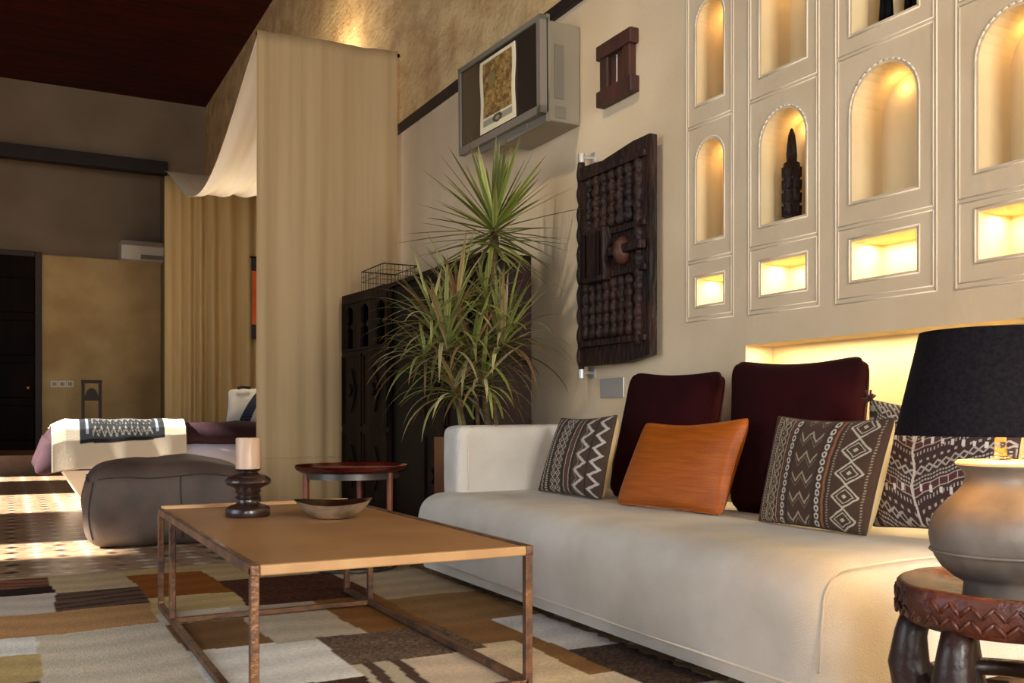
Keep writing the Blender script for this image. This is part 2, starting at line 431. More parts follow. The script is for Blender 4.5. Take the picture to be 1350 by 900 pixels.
# ------------------------------------------------------------------ things on the right wall
def television():
    xs = 2.66; a = P(606, 92, X=xs); xs2 = 2.60; b = P(714, 18, X=xs2); c = P(715, 148, X=xs2+.03); d = P(607, 206, X=xs+.02)
    t = thing('television', 'flat grey framed television on the wall above the tall plant', 'television', ((xs+xs2)/2+.05, (a.y+b.y)/2, c.z))
    ux = (b-a); uz = (d-a); n = ux.cross(uz).normalized()
    if n.x > 0: n = -n
    def q(s, r, k=0): # s along, r down
        p = a.lerp(b, s); w = d.lerp(c, s); return p.lerp(w, r)+n*k
    bm = BM(); e1, e2 = .05, .075
    def slab(s0, r0, s1, r1, k0, k1, bmx):
        v = [bmx.verts.new(q(s, r, k)) for k in (k0, k1) for s, r in ((s0,r0),(s1,r0),(s1,r1),(s0,r1))]
        for f in ((0,1,2,3),(7,6,5,4),(0,4,5,1),(1,5,6,2),(2,6,7,3),(3,7,4,0)): bmx.faces.new([v[i] for i in f])
    slab(0,0,1,e2*.75,-.03,.012,bm); slab(0,1-e2*1.1,1,1,-.03,.012,bm); slab(0,0,e1*.55,1,-.03,.012,bm); slab(1-e1*.75,0,1,1,-.03,.012,bm)
    obj('frame', bm, tvgrey, t)
    bm = BM(); slab(.01,.02,.99,.98,-.045,.002,bm); obj('screen', bm, screen_m, t)
    bm = BM(); slab(.03,.05,.97,.97,-.075,-.045,bm); obj('back_cover', bm, tvgrey2, t)
    bm = BM(); slab(.2,.93,.8,1.06,-.05,-.02,bm); obj('speaker_bar', bm, tvgrey, t)
    bm = BM(); box(bm, (a.x+.10, (a.y+b.y)/2-.1, 2.7), (WX, (a.y+b.y)/2+.1, 2.95), .01); obj('wall_bracket', bm, iron, t)
    # paper print fixed on the screen
    def ppos(U, V):
        s = .30+.43*U; s = s + .006*np.sin(V*7)*(U-.5); r = .10+.80*V
        pts = [[None]*V.shape[1] for _ in range(V.shape[0])]
        arr = np.zeros(V.shape+(3,))
        for i in range(V.shape[0]):
            for j in range(V.shape[1]):
                arr[i, j] = q(float(s[i, j]), float(r[i, j]), .008+.002*math.sin(V[i, j]*9+U[i, j]*3))
        return arr[..., 0], arr[..., 1], arr[..., 2]
    def pcol(U, V):
        c = np.zeros(U.shape+(3,)) + np.array([222, 210, 178])
        ins = (U > .09) & (U < .91) & (V > .05) & (V < .80)
        g1 = rng.random((13, 17)); g2 = rng.random((31, 41)); n1 = 1.5*(g1[(U*12).astype(int), (V*16).astype(int)]-.5)+.9*(g2[(U*30).astype(int), (V*40).astype(int)]-.5)+.25*np.sin(U*23+V*31)
        c[ins] = np.array([130, 102, 46])
        c[ins & (n1 > .35)] = np.array([160, 128, 66]); c[ins & (abs(n1) < .08)] = np.array([110, 70, 36]); c[ins & (n1 < -.45)] = np.array([96, 70, 32])
        c[ins & (abs(U-.34) < .1) & (abs(V-.3) < .08)] = np.array([120, 108, 60])
        band = (U > .09) & (U < .91) & (V > .83) & (V < .92); c[band] = np.array([150, 142, 122])
        em = ((U-.5)/.13)**2+((V-.87)/.06)**2 < 1; c[em] = np.array([60, 52, 36]); c[((U-.5)/.06)**2+((V-.87)/.03)**2 < 1] = np.array([150, 136, 96])
        return c
    pr = grid('paper_print', ppos, 60, 80, print_m, None, pcol, .0015)
    tag(pr, 'ornamental paper print with a pale border fixed over the television screen', 'print')
    # grey cabinet box between television and wall
    y1 = P(722, 90, X=2.68).y; y2 = y1+.60
    za = P(722, 18, X=2.68).z-.0; zb2 = P(722, 158, X=2.68).z
    s = thing('wall_unit', 'pale grey box unit on the wall right behind the television', 'wall unit', (2.8, (y1+y2)/2, zb2))
    x0 = 2.68
    obj('body', box(BM(), (x0, y1, zb2), (WX, y2, za-.03), .012), tvgrey2, s)
    obj('front_trim', box(BM(), (x0-.012, y1-.006, zb2-.01), (x0+.012, y2, za+.0), .004), tvgrey, s)
    obj('side_panel', box(BM(), (x0+.045, y1-.006, zb2+.13), (x0+.105, y1+.01, za-.16), .004), tvgrey, s)
    obj('side_recess', box(BM(), (x0+.053, y1-.009, zb2+.145), (x0+.097, y1+.01, za-.175), .003), tvgrey2, s)
    obj('port', lathe(BM(), [(0,0),(.022,.0),(.022,.006),(0,.006)], (0,0), 20), tvgrey, s, True)
    pt = s.children[-1]; pt.matrix_parent_inverse = Matrix.Translation(-s.location); pt.location = (x0+.075, y1-.006, za-.09); pt.rotation_euler = (PI/2, 0, 0)
    obj('lower_panel', box(BM(), (x0+.05, y1-.006, zb2+.02), (x0+.12, y1+.01, zb2+.09), .004), tvgrey, s)
television()

def small_shutter():
    y1, y0 = P(798, 100, X=WX).y, P(841, 80, X=WX).y; z0, z1 = 2.49, 2.83; X0 = WX-.045
    t = thing('wooden_shutter', 'small dark wooden window shutter high on the wall right of the television', 'shutter', (WX-.02, (y0+y1)/2, z0))
    bm = BM()
    box(bm, (X0, y0+.015, z0), (WX, y0+.085, z1), .006); box(bm, (X0, y1-.085, z0), (WX, y1-.01, z1), .006)
    obj('side_board', bm, brownwood, t)
    obj('top_rail', box(BM(), (X0-.012, y0-.01, z1-.085), (WX, y1+.01, z1-.005), .006), brownwood, t)
    obj('bottom_rail', box(BM(), (X0-.012, y0-.015, z0+.0), (WX, y1+.01, z0+.085), .006), brownwood, t)
    bm = BM()
    for k in range(4):
        yy = y0+.095+k*(y1-y0-.19)/4
        if k == 2: yy += .012
        box(bm, (X0+.015, yy, z0+.08), (WX-.01, yy+(y1-y0-.19)/4-(.006 if k == 1 else -.002 if k != 2 else .010), z1-.08), .003)
    obj('slat', bm, brownwood, t)
    obj('opening_gap', box(BM(), (X0+.022, y0+.10, z0+.09), (WX-.02, y1-.10, z1-.09)), mat('pale_gap', (240,232,214), .6), t)
small_shutter()

def carved_door():
    y1, y0 = P(769, 300, X=WX-.05).y, P(864, 300, X=WX-.05).y
    z0, z1 = 1.075, 2.185; X0, X1 = WX-.085, WX-.04; W = y1-y0
    t = thing('carved_granary_door', 'dark carved wooden door panel hung on the wall above the sofa arm', 'carved panel', (WX-.06, (y0+y1)/2, z0))
    bm = BM()
    pts = []
    n = 24
    for k in range(n+1):       # slightly wavy edges
        z = z0+(z1-z0)*k/n; pts.append((X0, y1-.006-.012*abs(math.sin(k*PI/2.0+.4)), z))
    pts.append((X0, y1-.05, z1)); pts.append((X0, y1-.25, z1-.012)); pts.append((X0, y0+.15, z1+.02)); pts.append((X0, y0, z1+.022)); pts.append((X0, y0, z0+.03)); pts.append((X0, y0+.2, z0-.0))
    prism(bm, pts, (.045, 0, 0)); obj('board', bm, carved, t)
    def bumps(bm, ya, yb, za, zb2, nc, nr, r):
        for i in range(nc):
            y = ya+(i+.5)*(yb-ya)/nc
            prof = []
            m = nr*6
            for k in range(m+1):
                z = za+(zb2-za)*k/m; prof.append((r*(.62+.38*abs(math.sin(PI*k/6))), z))
            prof = [(0, za)]+prof+[(0, zb2)]
            lathe(bm, prof, (X0, y), 12)
    bm = BM(); bumps(bm, y0+.13, y1-.09, z0+.72, z1-.09, 6, 5, .036); obj('upper_carving', bm, carved, t, True)
    bm = BM(); bumps(bm, y0+.13, y1-.06, z0+.14, z0+.45, 7, 5, .034); obj('lower_carving', bm, carved, t, True)
    bm = BM(); bumps(bm, y0+.065, y0+.12, z0+.08, z1-.08, 1, 14, .03); obj('edge_carving', bm, carved, t, True)
    bm = BM(); box(bm, (X0-.02, y0+.02, z0+.10), (X0+.01, y1-.04, z0+.135), .006); box(bm, (X0-.02, y0+.02, z0+.455), (X0+.01, y1-.04, z0+.49), .006)
    box(bm, (X0-.02, y0+.02, z0+.68), (X0+.01, y1-.04, z0+.715), .006); box(bm, (X0-.02, y0+.02, z1-.085), (X0+.01, y1-.04, z1-.05), .006)
    obj('cross_rail', bm, carved, t)
    obj('lock_block', box(BM(), (X0-.06, y0+.33, z0+.44), (X0+.005, y0+.54, z0+.73), .01), carved, t)
    bm = BM(); bar(bm, (X0-.075, y0+.36, z0+.47), (X0-.075, y0+.36, z0+.70), .012, 8); bar(bm, (X0-.075, y0+.5, z0+.47), (X0-.075, y0+.5, z0+.70), .012, 8)
    obj('lock_bar', bm, darkwood, t)
    obj('bolt', box(BM(), (X0-.045, y0+.02, z0+.56), (X0, y0+.33, z0+.61), .01), carved, t)
    obj('carved_boss', lathe(BM(), [(0,z0+.50),(.04,z0+.52),(.055,z0+.57),(.045,z0+.62),(.02,z0+.65),(0,z0+.655)], (X0-.01, y0+.22), 16), brownwood, t, True)
    obj('carved_boss', lathe(BM(), [(0,z0+.50),(.02,z0+.53),(.028,z0+.57),(.02,z0+.61),(0,z0+.62)], (X0-.005, y1-.12), 16), brownwood, t, True)
    # pivot post with metal pins and wall brackets
    bm = BM(); prof = [(0, z0-.02), (.016, z0-.02)]
    for k in range(45): prof.append((.017+.012*abs(math.sin(k*PI/4.5)), z0+(z1-z0)*k/44))
    prof += [(.016, z1+.06), (0, z1+.06)]
    lathe(bm, prof, (X0+.02, y1-.004), 14); obj('pivot_post', bm, carved, t, True)
    for zz in (z0-.065, z1+.035):
        bm = BM(); bar(bm, (X0+.02, y1-.004, zz), (X0+.02, y1-.004, zz+.05), .02, 14)
        bar(bm, (X0+.02, y1-.004, zz+.03), (WX, y1-.03, zz+.03), .009, 8)
        box(bm, (WX-.006, y1-.055, zz+.0), (WX, y1-.01, zz+.06), .003)
        obj('metal_bracket', bm, steel, t, auto=30)
carved_door()

def switch_plate():
    y1, y0 = P(793, 510, X=WX).y, P(824, 510, X=WX).y; z1 = P(808, 498, X=WX).z; z0 = P(808, 524, X=WX).z; ym = (y0+y1)/2
    t = thing('wall_switch', 'brushed metal switch plate with one brown half on the wall over the sofa', 'switch', (WX, ym, z0))
    obj('plate', box(BM(), (WX-.01, y0, z0), (WX, y1, z1), .003), steel, t)
    obj('socket_cover', box(BM(), (WX-.014, ym+.002, z0+.006), (WX-.005, y1-.004, z1-.006), .002), mat('bronze', (92,56,32), .4), t)
    obj('dial', lathe(BM(), [(0,-.012),(.022,-.012),(.026,0),(0,0)], (0,0), 20), steel, t, True)
    d = t.children[-1]; d.rotation_euler = (0, PI/2, 0); d.location = (WX-.012, (y0+ym)/2, (z0+z1)/2)
switch_plate()

# ------------------------------------------------------------------ soft shapes
def soft_box(bm, a, b, r, nseg=5, noise_amp=0, seedv=0, dens=6):
    """rounded box with a subdivided, gently uneven skin"""
    a = Vector(a); b = Vector(b); s = b-a; c = (a+b)/2
    nx, ny, nz = [max(4, int(abs(v)*dens)+4) for v in s]
    h = s/2; rr = Vector((min(r, h.x), min(r, h.y), min(r, h.z)))
    vd = {}
    def vert(i, j, k):
        key = (i, j, k)
        if key in vd: return vd[key]
        t = [i/nx*2-1, j/ny*2-1, k/nz*2-1]
        p = Vector()
        q = Vector()
        for ax in range(3):
            # concentrate the lines near the rounded edges
            w = t[ax]; w = math.copysign(abs(w)**.75, w)
            p[ax] = w*h[ax]
        inner = Vector([max(-(h[ax]-rr[ax]), min(h[ax]-rr[ax], p[ax])) for ax in range(3)])
        d = p-inner
        if d.length > 1e-6:
            dn = Vector([d[ax]/rr[ax] if rr[ax] > 0 else 0 for ax in range(3)])
            m = max(abs(x) for x in dn); L = dn.length
            if L > 0: d = Vector([dn[ax]*(m/L)*rr[ax] for ax in range(3)])
        w = inner+d+c
        if noise_amp:
            nn = mnoise.noise_vector(w*2.2+Vector((seedv, seedv*2, 0)))*noise_amp
            w = w+nn
        vd[key] = bm.verts.new(w); return vd[key]
    def face(f):
        try: bm.faces.new(f)
        except ValueError: pass
    for i in range(nx):
        for j in range(ny):
            face([vert(i,j,0), vert(i,j+1,0), vert(i+1,j+1,0), vert(i+1,j,0)]); face([vert(i,j,nz), vert(i+1,j,nz), vert(i+1,j+1,nz), vert(i,j+1,nz)])
    for i in range(nx):
        for k in range(nz):
            face([vert(i,0,k), vert(i+1,0,k), vert(i+1,0,k+1), vert(i,0,k+1)]); face([vert(i,ny,k), vert(i,ny,k+1), vert(i+1,ny,k+1), vert(i+1,ny,k)])
    for j in range(ny):
        for k in range(nz):
            face([vert(0,j,k), vert(0,j,k+1), vert(0,j+1,k+1), vert(0,j+1,k)]); face([vert(nx,j,k), vert(nx,j+1,k), vert(nx,j+1,k+1), vert(nx,j,k+1)])
    return bm

# ------------------------------------------------------------------ sofa
SX, SY0, SY1, SZ = 1.80, 1.73, 4.50, .42
def sofa():
    t = thing('sofa', 'long low sofa in pale natural linen along the right wall', 'sofa', (2.4, 3.2, 0))
    bm = BM(); soft_box(bm, (SX, SY0, -.06), (WX-.01, SY1, SZ), .12, noise_amp=.006, dens=14)
    for v in bm.verts: v.co.z = max(v.co.z, .09)
    for v in bm.verts:                       # the front bulges a little, creases over the edge
        x, y, z = v.co
        if x < SX+.5:
            v.co.z += .006*math.exp(-((y-3.35)/.12)**2)*(1 if z > .3 else 0)
            v.co.x -= .012*math.sin(PI*max(0, min(1, (z-.1)/.32)))
    for yy, sl in ((3.42, .25), (3.0, -.2), (3.95, .15)):
        for v in bm.verts:
            x, y, z = v.co
            d = (y-yy-sl*(x-SX))
            if x < SX+.35 and z > .22: v.co.z -= .007*math.exp(-(d/.03)**2)
    s = obj('seat', bm, linen, t, True)
    m = s.modifiers.new('s', 'SUBSURF'); m.levels = 1; m.render_levels = 1
    bm = BM(); a = [bm.verts.new(p) for p in ((SX+.026, SY0+.035, .044), (WX-.03, SY0+.035, .044), (WX-.03, SY1-.05, .044), (SX+.026, SY1-.05, .044))]
    b = [bm.verts.new(p) for p in ((SX+.016, SY0+.02, .096), (WX-.03, SY0+.02, .096), (WX-.03, SY1-.03, .096), (SX+.016, SY1-.03, .096))]
    bm.faces.new(a); bm.faces.new(b[::-1])
    for i in range(4): bm.faces.new((a[i], b[i], b[(i+1)%4], a[(i+1)%4]))
    bmesh.ops.bevel(bm, geom=[e for e in bm.edges if abs(e.verts[0].co.z-e.verts[1].co.z) > .01], offset=.05, segments=5, affect='EDGES')
    obj('base', bm, linen, t, auto=40)
    # piping: along the base and over the end corners
    bm = BM(); r = .0045
    tube(bm, [(SX+.004, SY0+.10, .094), (SX+.004, SY1-.12, .094)], r); tube(bm, [(SX+.05, SY0+.006, .094), (WX-.1, SY0+.006, .094)], r)
    obj('piping', bm, piping, t, True)
    bm = BM(); pts = []
    for k in range(9):
        a = PI/2*k/8; pts.append((SX+.02+.09*(1-math.cos(a))+.0, SY0+.028-.0, .30+.10*math.sin(a)))
    tube(bm, [(SX+.01, SY0+.036, .14)]+pts+[(SX+.3, SY0+.03, .408), (WX-.3, SY0+.03, .408)], .003)
    obj('end_seam', bm, piping, t, True)
    # arm at the far end
    bm = BM(); soft_box(bm, (1.955, 4.27, .36), (WX-.01, 4.485, .752), .045, noise_amp=.004, dens=14)
    s = obj('arm', bm, linen, t, True); m = s.modifiers.new('s', 'SUBSURF'); m.levels = 1; m.render_levels = 1
    bm = BM(); tube(bm, [(2.01, 4.267, .43), (2.005, 4.267, .70), (2.04, 4.29, .745)], .003); obj('arm_seam', bm, piping, t, True)
    for x in (SX+.14, WX-.14):
        for y in (SY0+.16, SY1-.16):
            bm = BM(); box(bm, (x-.03, y-.03, .011 if x < 2 else 0), (x+.03, y+.03, .05), .005); obj('foot', bm, darkwood, t)
sofa()

# ------------------------------------------------------------------ cushions
def fr_(x): return x-np.floor(x)
def tri(x): return np.abs(fr_(x)-.5)*2
def bands_pattern(bands, base, edge=None):
    def f(u, v):
        u = u+.002*np.sin(v*31)+.0015*np.sin(v*77+u*40); v = v+.004*np.sin(u*29)+.002*np.sin(u*90+v*20)
        c = np.zeros(u.shape+(3,))+np.array(base, float)
        for (u0, u1, kind, *a) in bands:
            m = (u >= u0) & (u < u1); s = (u-u0)/(u1-u0)
            colr = np.array(a[0], float); n = a[1] if len(a) > 1 else 8
            if kind == 'fill': w = m
            elif kind == 'line': w = m & (np.abs(s-.5) < .34)
            elif kind == 'zig': w = m & (np.abs(s-(.15+.7*tri(v*n))) < (a[2] if len(a) > 2 else .16))
            elif kind == 'chev': w = m & (fr_(v*n+.5*np.abs(s-.5)*2) < .26)
            elif kind == 'dia':
                d = np.abs(s-.5)*2+tri(v*n); w = m & ((np.abs(d-.95) < .17) | (d < .28))
            elif kind == 'dia2':
                d = np.abs(s-.5)*2+tri(v*n); w = m & ((np.abs(d-.97) < .10) | (np.abs(d-.62) < .05) | (d < .2))
            elif kind == 'dots':
                d = ((s-.5)*2)**2+((fr_(v*n)-.5)*2)**2; w = m & (d < .75) & (d > .16)
            elif kind == 'ticks': w = m & (fr_(v*n) < .5)
            elif kind == 'M': w = m & (np.abs(fr_(v*n)-.15-.5*tri(s*2)) < .075) & (s > .05) & (s < .95)
            elif kind == 'M2': w = m & (np.abs(fr_(v*n+.25)-.15-.5*tri(s*2)) < .05) & (s > .05) & (s < .95)
            c[w] = colr
        c *= (1+.16*(rng.random(u.shape)[..., None]-.5))
        return c
    return f
def cushion(name, label, group, BL, BR, TR, TL, T, col=None, material=None, pinch=.05, back=None, nu=110, nv=110, sag=.03, Tb=None, rnd=.05):
    BL, BR, TR, TL = [np.array(p) for p in (BL, BR, TR, TL)]
    n = np.cross(BR-BL, TL-BL); n = n/np.linalg.norm(n)
    if n[0] > 0: n = -n
    def shell(sgn, nu=nu, nv=nv):
        def pos(U, V):
            a = 4*U*(1-U); b = 4*V*(1-V)
            rc = 1-rnd*np.abs(2*U-1)**10*np.abs(2*V-1)**10
            u = .5+(U-.5)*(1-pinch*b)*rc; v = .5+(V-.5)*(1-pinch*a)*rc
            v = v-sag*a*V*V
            u = u[..., None]; v = v[..., None]
            p = BL*(1-u)*(1-v)+BR*u*(1-v)+TR*u*v+TL*(1-u)*v
            ex = .42 if sgn > 0 else .30
            th = (T if sgn > 0 else (Tb or T))*(np.clip(a, 0, 1)**ex)*(np.clip(b, 0, 1)**ex)*(1+.10*np.sin(U*5+V*3+len(label)))
            p = p+sgn*th[..., None]*n
            return p[..., 0], p[..., 1], p[..., 2]
        return pos
    if col is not None:
        f = grid(name, shell(1), nu, nv, attr_m, None, col)
        grid('back_panel', shell(-1), 40, 40, back or cream, f)['label'] = 'plain back of the cushion'
    else:
        f = grid(name, shell(1), 40, 40, material)
        grid('back_panel', shell(-1), 40, 40, material, f)
    # piped seam around the edge
    bm = BM(); ring = []
    for k in range(120):
        s = k/120*4; i = int(s); r = s-i
        U, V = [(r, 0), (1, r), (1-r, 1), (0, 1-r)][i]
        x, y, z = shell(1)(np.array([[U]]), np.array([[V]])); ring.append((float(x[0,0]), float(y[0,0]), float(z[0,0])))
    ring.append(ring[0]); tube(bm, ring, .003, 6, False)
    obj('seam', bm, material or seam_dark, f, True)
    return tag(f, label, 'cushion', group)
SB = SZ+.005
def PB(px, py): return P(px, py, Z=SB)
WH = (196, 184, 166); DK = (44, 34, 32); BRN = (84, 66, 52)
patA = bands_pattern([(0,.03,'ticks',WH,30),(.04,.06,'fill',DK),(.07,.11,'zig',WH,18,.2),(.12,.14,'fill',DK),(.15,.19,'ticks',WH,34),(.20,.235,'fill',DK),
    (.25,.34,'dia',WH,11),(.34,.43,'dia',WH,11),(.44,.47,'fill',DK),(.485,.495,'fill',WH),(.51,.55,'fill',(96,60,44)),(.56,.57,'fill',WH),
    (.585,.61,'fill',DK),(.62,.79,'zig',(204,194,180),5,.15),(.62,.70,'zig',(150,136,118),5,.08),(.795,.81,'fill',DK),(.82,.98,'zig',(210,200,188),6,.16)], (80,58,44))
TN = (176,158,130)
patB = bands_pattern([(0,.035,'fill',(88,40,28)),(.05,.06,'fill',TN),(.07,.085,'ticks',TN,40),(.095,.20,'dia2',TN,6.5),(.095,.125,'zig',TN,13,.2),(.17,.20,'zig',TN,13,.2),
    (.212,.22,'fill',TN),(.235,.243,'fill',(120,62,36)),(.255,.30,'dots',(196,188,172),14),(.31,.32,'fill',DK),(.33,.56,'M',(164,152,126),5.2),(.33,.56,'M2',(110,96,78),5.2),
    (.575,.585,'fill',DK),(.59,.64,'dots',(200,192,178),14),(.655,.675,'fill',(150,92,50)),(.68,.69,'fill',DK),(.70,.715,'ticks',(150,140,120),40),(.735,.94,'dia2',(190,180,160),4.8),(.955,.97,'ticks',(150,138,114),40)], (74,50,36))
def patC(u, v):
    c = np.zeros(u.shape+(3,))+np.array([62, 38, 36.])
    w = v*1.0-.62*np.abs(u-.42)+.3+.004*np.sin(u*60); k = np.floor(w*13).astype(int); s = fr_(w*13); a = np.abs(u-.42)
    Wt = np.array([178, 166, 156.])
    for j, kind in enumerate(['ticks', 'sq', 'line', 'x', 'dots']):
        m = (k % 5) == j
        if kind == 'ticks': q = m & (np.abs(s-.5) < .2) & (fr_(a*44) < .4)
        elif kind == 'sq': q = m & ((np.abs(s-.1) < .06) | (np.abs(s-.92) < .06) | (fr_(a*17) < .12)); c[m & ~q] = (84, 40, 40)
        elif kind == 'line': q = m & ((np.abs(s-.3) < .1) | (np.abs(s-.7) < .1)) & (fr_(a*50) < .7)
        elif kind == 'x': q = m & (np.abs(np.abs(s-.5)-.42*tri(a*18)) < .13); 
        else: q = m & (np.abs(s-.5) < .15) & (fr_(a*22) < .4)
        c[q] = Wt
    for vv in (.25, .66): c[(np.abs(v-vv) < .03+.008*np.sin(u*60)) & (fr_(u*15) < .3) & (np.abs(v-vv) < .028)] = (222, 214, 206)
    c[np.abs(u-.42-.01*np.sin(v*20)) < .008] = (216, 200, 190)
    edge = u < .1; c[edge] = (46, 26, 28); c[edge & (fr_(v*9) < .45) & (np.abs(u-.05) < .025)] = (150, 142, 134)
    top = (v > .88); c[top & (fr_(u*26+v*20) < .4)] = (160, 148, 132)
    c *= (1+.2*(rng.random(u.shape)[..., None]-.5))
    return c
g = None
def top(px, py, x): return P(px, py, X=x)
cushion('cushion', 'small brown and white kilim cushion with chevron stripes leaning on the sofa arm', g,
        PB(709,646)+Vector((0,0,.0)), PB(793,658), top(814,547,2.36), top(740,551,2.44), .05, patA, pinch=.03, nu=220, nv=180, sag=.02, Tb=.075, rnd=.01)
cushion('cushion', 'large maroon cushion behind the orange cushion, nearest the carved door', g,
        P(800,655,X=2.42), P(934,664,X=2.62), top(960,486,2.76), top(832,489,2.68), .08, None, maroon, .035, sag=.03, rnd=.13)
cushion('cushion', 'shiny orange silk cushion in front of the maroon cushions', g,
        PB(811,664), PB(953,680), top(990,549,2.50), top(851,556,2.42), .065, None, orange, .05, sag=.05)
cushion('cushion', 'large maroon cushion in front of the lit shelf niche', g,
        P(962,676,X=2.52), P(1128,690,X=2.62), top(1150,464,2.77), top(964,473,2.68), .085, None, maroon, .035, sag=.04, rnd=.13)
cushion('cushion', 'brown kilim cushion with diamonds and zigzag stripes in the middle of the sofa', g,
        PB(1000,686), PB(1142,706), top(1180,551,2.36), top(1026,548,2.36), .055, patB, pinch=.03, nu=330, nv=260, sag=.03, Tb=.085, rnd=.01)
cC = cushion('cushion', 'large dark red woven cushion with tassels behind the table lamp', g,
        P(1150,694,X=2.40), P(1335,706,X=2.40), top(1352,545,2.60), top(1146,526,2.60), .075, patC, pinch=.04, nu=340, nv=300, sag=.03, rnd=.02)
bm = BM(); p = top(1147, 527, 2.60)
for k in range(14):
    d = Vector((random.uniform(-.02,.01), random.uniform(-.03,.03), random.uniform(-.01,.035)))
    tube(bm, [p, p+d*.5, p+d], .004, 5)
obj('tassel', bm, mat('tassel', (64,30,28), .9), cC, True)

# ------------------------------------------------------------------ coffee table (near frame and far frame)
def coffee_table():
    x0, x1, y0, ym, y1, z = .537, 1.318, 2.40, 3.76, 4.07, .42
    t = thing('coffee_table', 'rectangular coffee table with tan leather top on a rusty iron frame', 'coffee table', ((x0+x1)/2, (y0+y1)/2, 0))
    q = .0115
    obj('tabletop', box(BM(), (x0+.01, y0-.012, z-.022), (x1-.01, y1-.015, z-.002), .003), tabletop_m, t)
    obj('front_lip', box(BM(), (x0+.012, y0-.016, z-.026), (x1-.012, y0+.004, z+.001), .004), tabletop_l, t, label='pale wooden front lip of the tabletop')
    obj('back_lip', box(BM(), (x0+.0, y1-.02, z-.02), (x1, y1+.004, z+.012), .003), tabletop_l, t, label='pale wooden raised back lip')
    for x in (x0, x1):
        obj('side_rail', box(BM(), (x-q, y0-.016, z-.026), (x+q, y1, z+.002), .003), iron, t)
        obj('floor_rail', box(BM(), (x-q, y0, .014), (x+q, y1, .036), .003), iron, t)
        for y in (y0, ym, y1):
            obj('leg', box(BM(), (x-q, y-q, .014), (x+q, y+q, z-.004), .003), iron, t)
    for y in (ym,):
        obj('cross_rail', box(BM(), (x0, y-q, .014), (x1, y+q, .034), .003), iron, t)
    obj('cross_rail', box(BM(), (x0, y0-q, .014), (x1, y0+q, .036), .003), iron, t)
coffee_table()
ZTB = .419
def candle():
    c = P(327, 680, Z=ZTB); k = (3.52/1250)
    t = thing('candle_holder', 'dark turned wooden candle holder on the coffee table', 'candle holder', (c.x, c.y, ZTB))
    prof = [(0,0),(28,0),(29,3),(29,12),(27,16),(22,19),(16,21),(14,24),(14,28),(16,30),(17,33),(14,36),(15,39),(17,42),(15,45),(18,48),(27,53),(30,58),(29,63),(24,68),(17,71),(13,73),(12,75),(16,78),(17,80),(16,80.5),(0,80.5)]
    sc = 63.5/80.5
    obj('body', lathe(BM(), [(r*k, ZTB+h*sc*k) for r, h in prof], (c.x, c.y), 40), turned, t, auto=50)
    z = ZTB+63.5*k
    w = thing('candle', 'thick pale pillar candle on the turned wooden holder', 'candle', (c.x, c.y, z))
    h = 41*k; r = 16*k
    obj('wax', lathe(BM(), [(0,z),(r,z),(r,z+h-.004),(r-.003,z+h),(r-.008,z+h-.001),(r-.012,z+h-.006),(0,z+h-.008)], (c.x, c.y), 40), candle_m, w, auto=40)
    obj('wick', bar(BM(), (c.x, c.y, z+h-.01), (c.x+.001, c.y, z+h+.004), .0012, 6), wick_m, w)
candle()
def bowl():
    c = P(441, 682, Z=ZTB); D = .37*1250/132; k = D/1250
    R = 51*k; rb = 30*k; H = .062
    wob = lambda a, r, z: 1+.05*math.sin(2*a+.5)*(r/R)+.03*math.sin(5*a)*(r/R)**3
    bm = BM(); n = 60
    lathe(bm, [(0,ZTB),(rb*.8,ZTB),(rb,ZTB+.006),(R*.78,ZTB+.030),(R*.93,ZTB+.050),(R,ZTB+H)], (c.x, c.y), n, wob)
    for v in bm.verts:
        if v.co.z > ZTB+.045:
            a = math.atan2(v.co.y-c.y, v.co.x-c.x); v.co.z += .007*math.sin(2*a+2.2)
    o = obj('bowl', bm, bowl_out, None, True); tag(o, 'shallow beaten metal bowl with a dark inside on the coffee table', 'bowl')
    bm = BM()
    lathe(bm, [(0,ZTB+.008),(rb*.75,ZTB+.009),(rb*.95,ZTB+.014),(R*.75,ZTB+.036),(R*.90,ZTB+.054),(R,ZTB+H)], (c.x, c.y), n, wob)
    for v in bm.verts:
        if v.co.z > ZTB+.045:
            a = math.atan2(v.co.y-c.y, v.co.x-c.x); v.co.z += .007*math.sin(2*a+2.2)
    obj('inside', bm, bowl_in, o, True, label='dark patinated inside of the bowl')
bowl()

# ------------------------------------------------------------------ round tray table
def tray_table():
    D = 4.95; c = P(464, 600, D=D); k = D/1250; z = HC-(618-HY)*k; R = 75*k
    t = thing('tray_table', 'round side table with a dark red tray top between sofa and curtain', 'side table', (c.x, c.y, 0))
    obj('tray', lathe(BM(), [(0,z-.012),(R*.90,z-.012),(R*.97,z+.002),(R,z+.018),(R*.985,z+.022),(R*.93,z+.008),(R*.88,z-.002),(0,z-.003)], (c.x, c.y), 56), tray_m, t, auto=40)
    obj('apron', lathe(BM(), [(R*.80,z-.012),(R*.84,z-.012),(R*.84,z-.045),(R*.80,z-.045),(R*.80,z-.012)], (c.x, c.y), 56), disc_m, t, auto=40)
    rl = R*.83; right = Vector((CS, -SN, 0)); fwd = Vector((SN, CS, 0)); cc = Vector((c.x, c.y, 0))
    for a in (-30, 90, 210):
        p = cc+right*(rl*math.cos(math.radians(a)))+fwd*(rl*math.sin(math.radians(a)))
        obj('leg', bar(BM(), (p.x, p.y, z-.012), (p.x, p.y, .03), .017, 10, .014), tleg_m, t, auto=40)
    obj('foot_ring', lathe(BM(), [(0,.0135),(R*.80,.0135),(R*.83,.018),(R*.83,.030),(R*.80,.036),(R*.76,.03),(0,.026)], (c.x, c.y), 56), disc_m, t, auto=40)
tray_table()

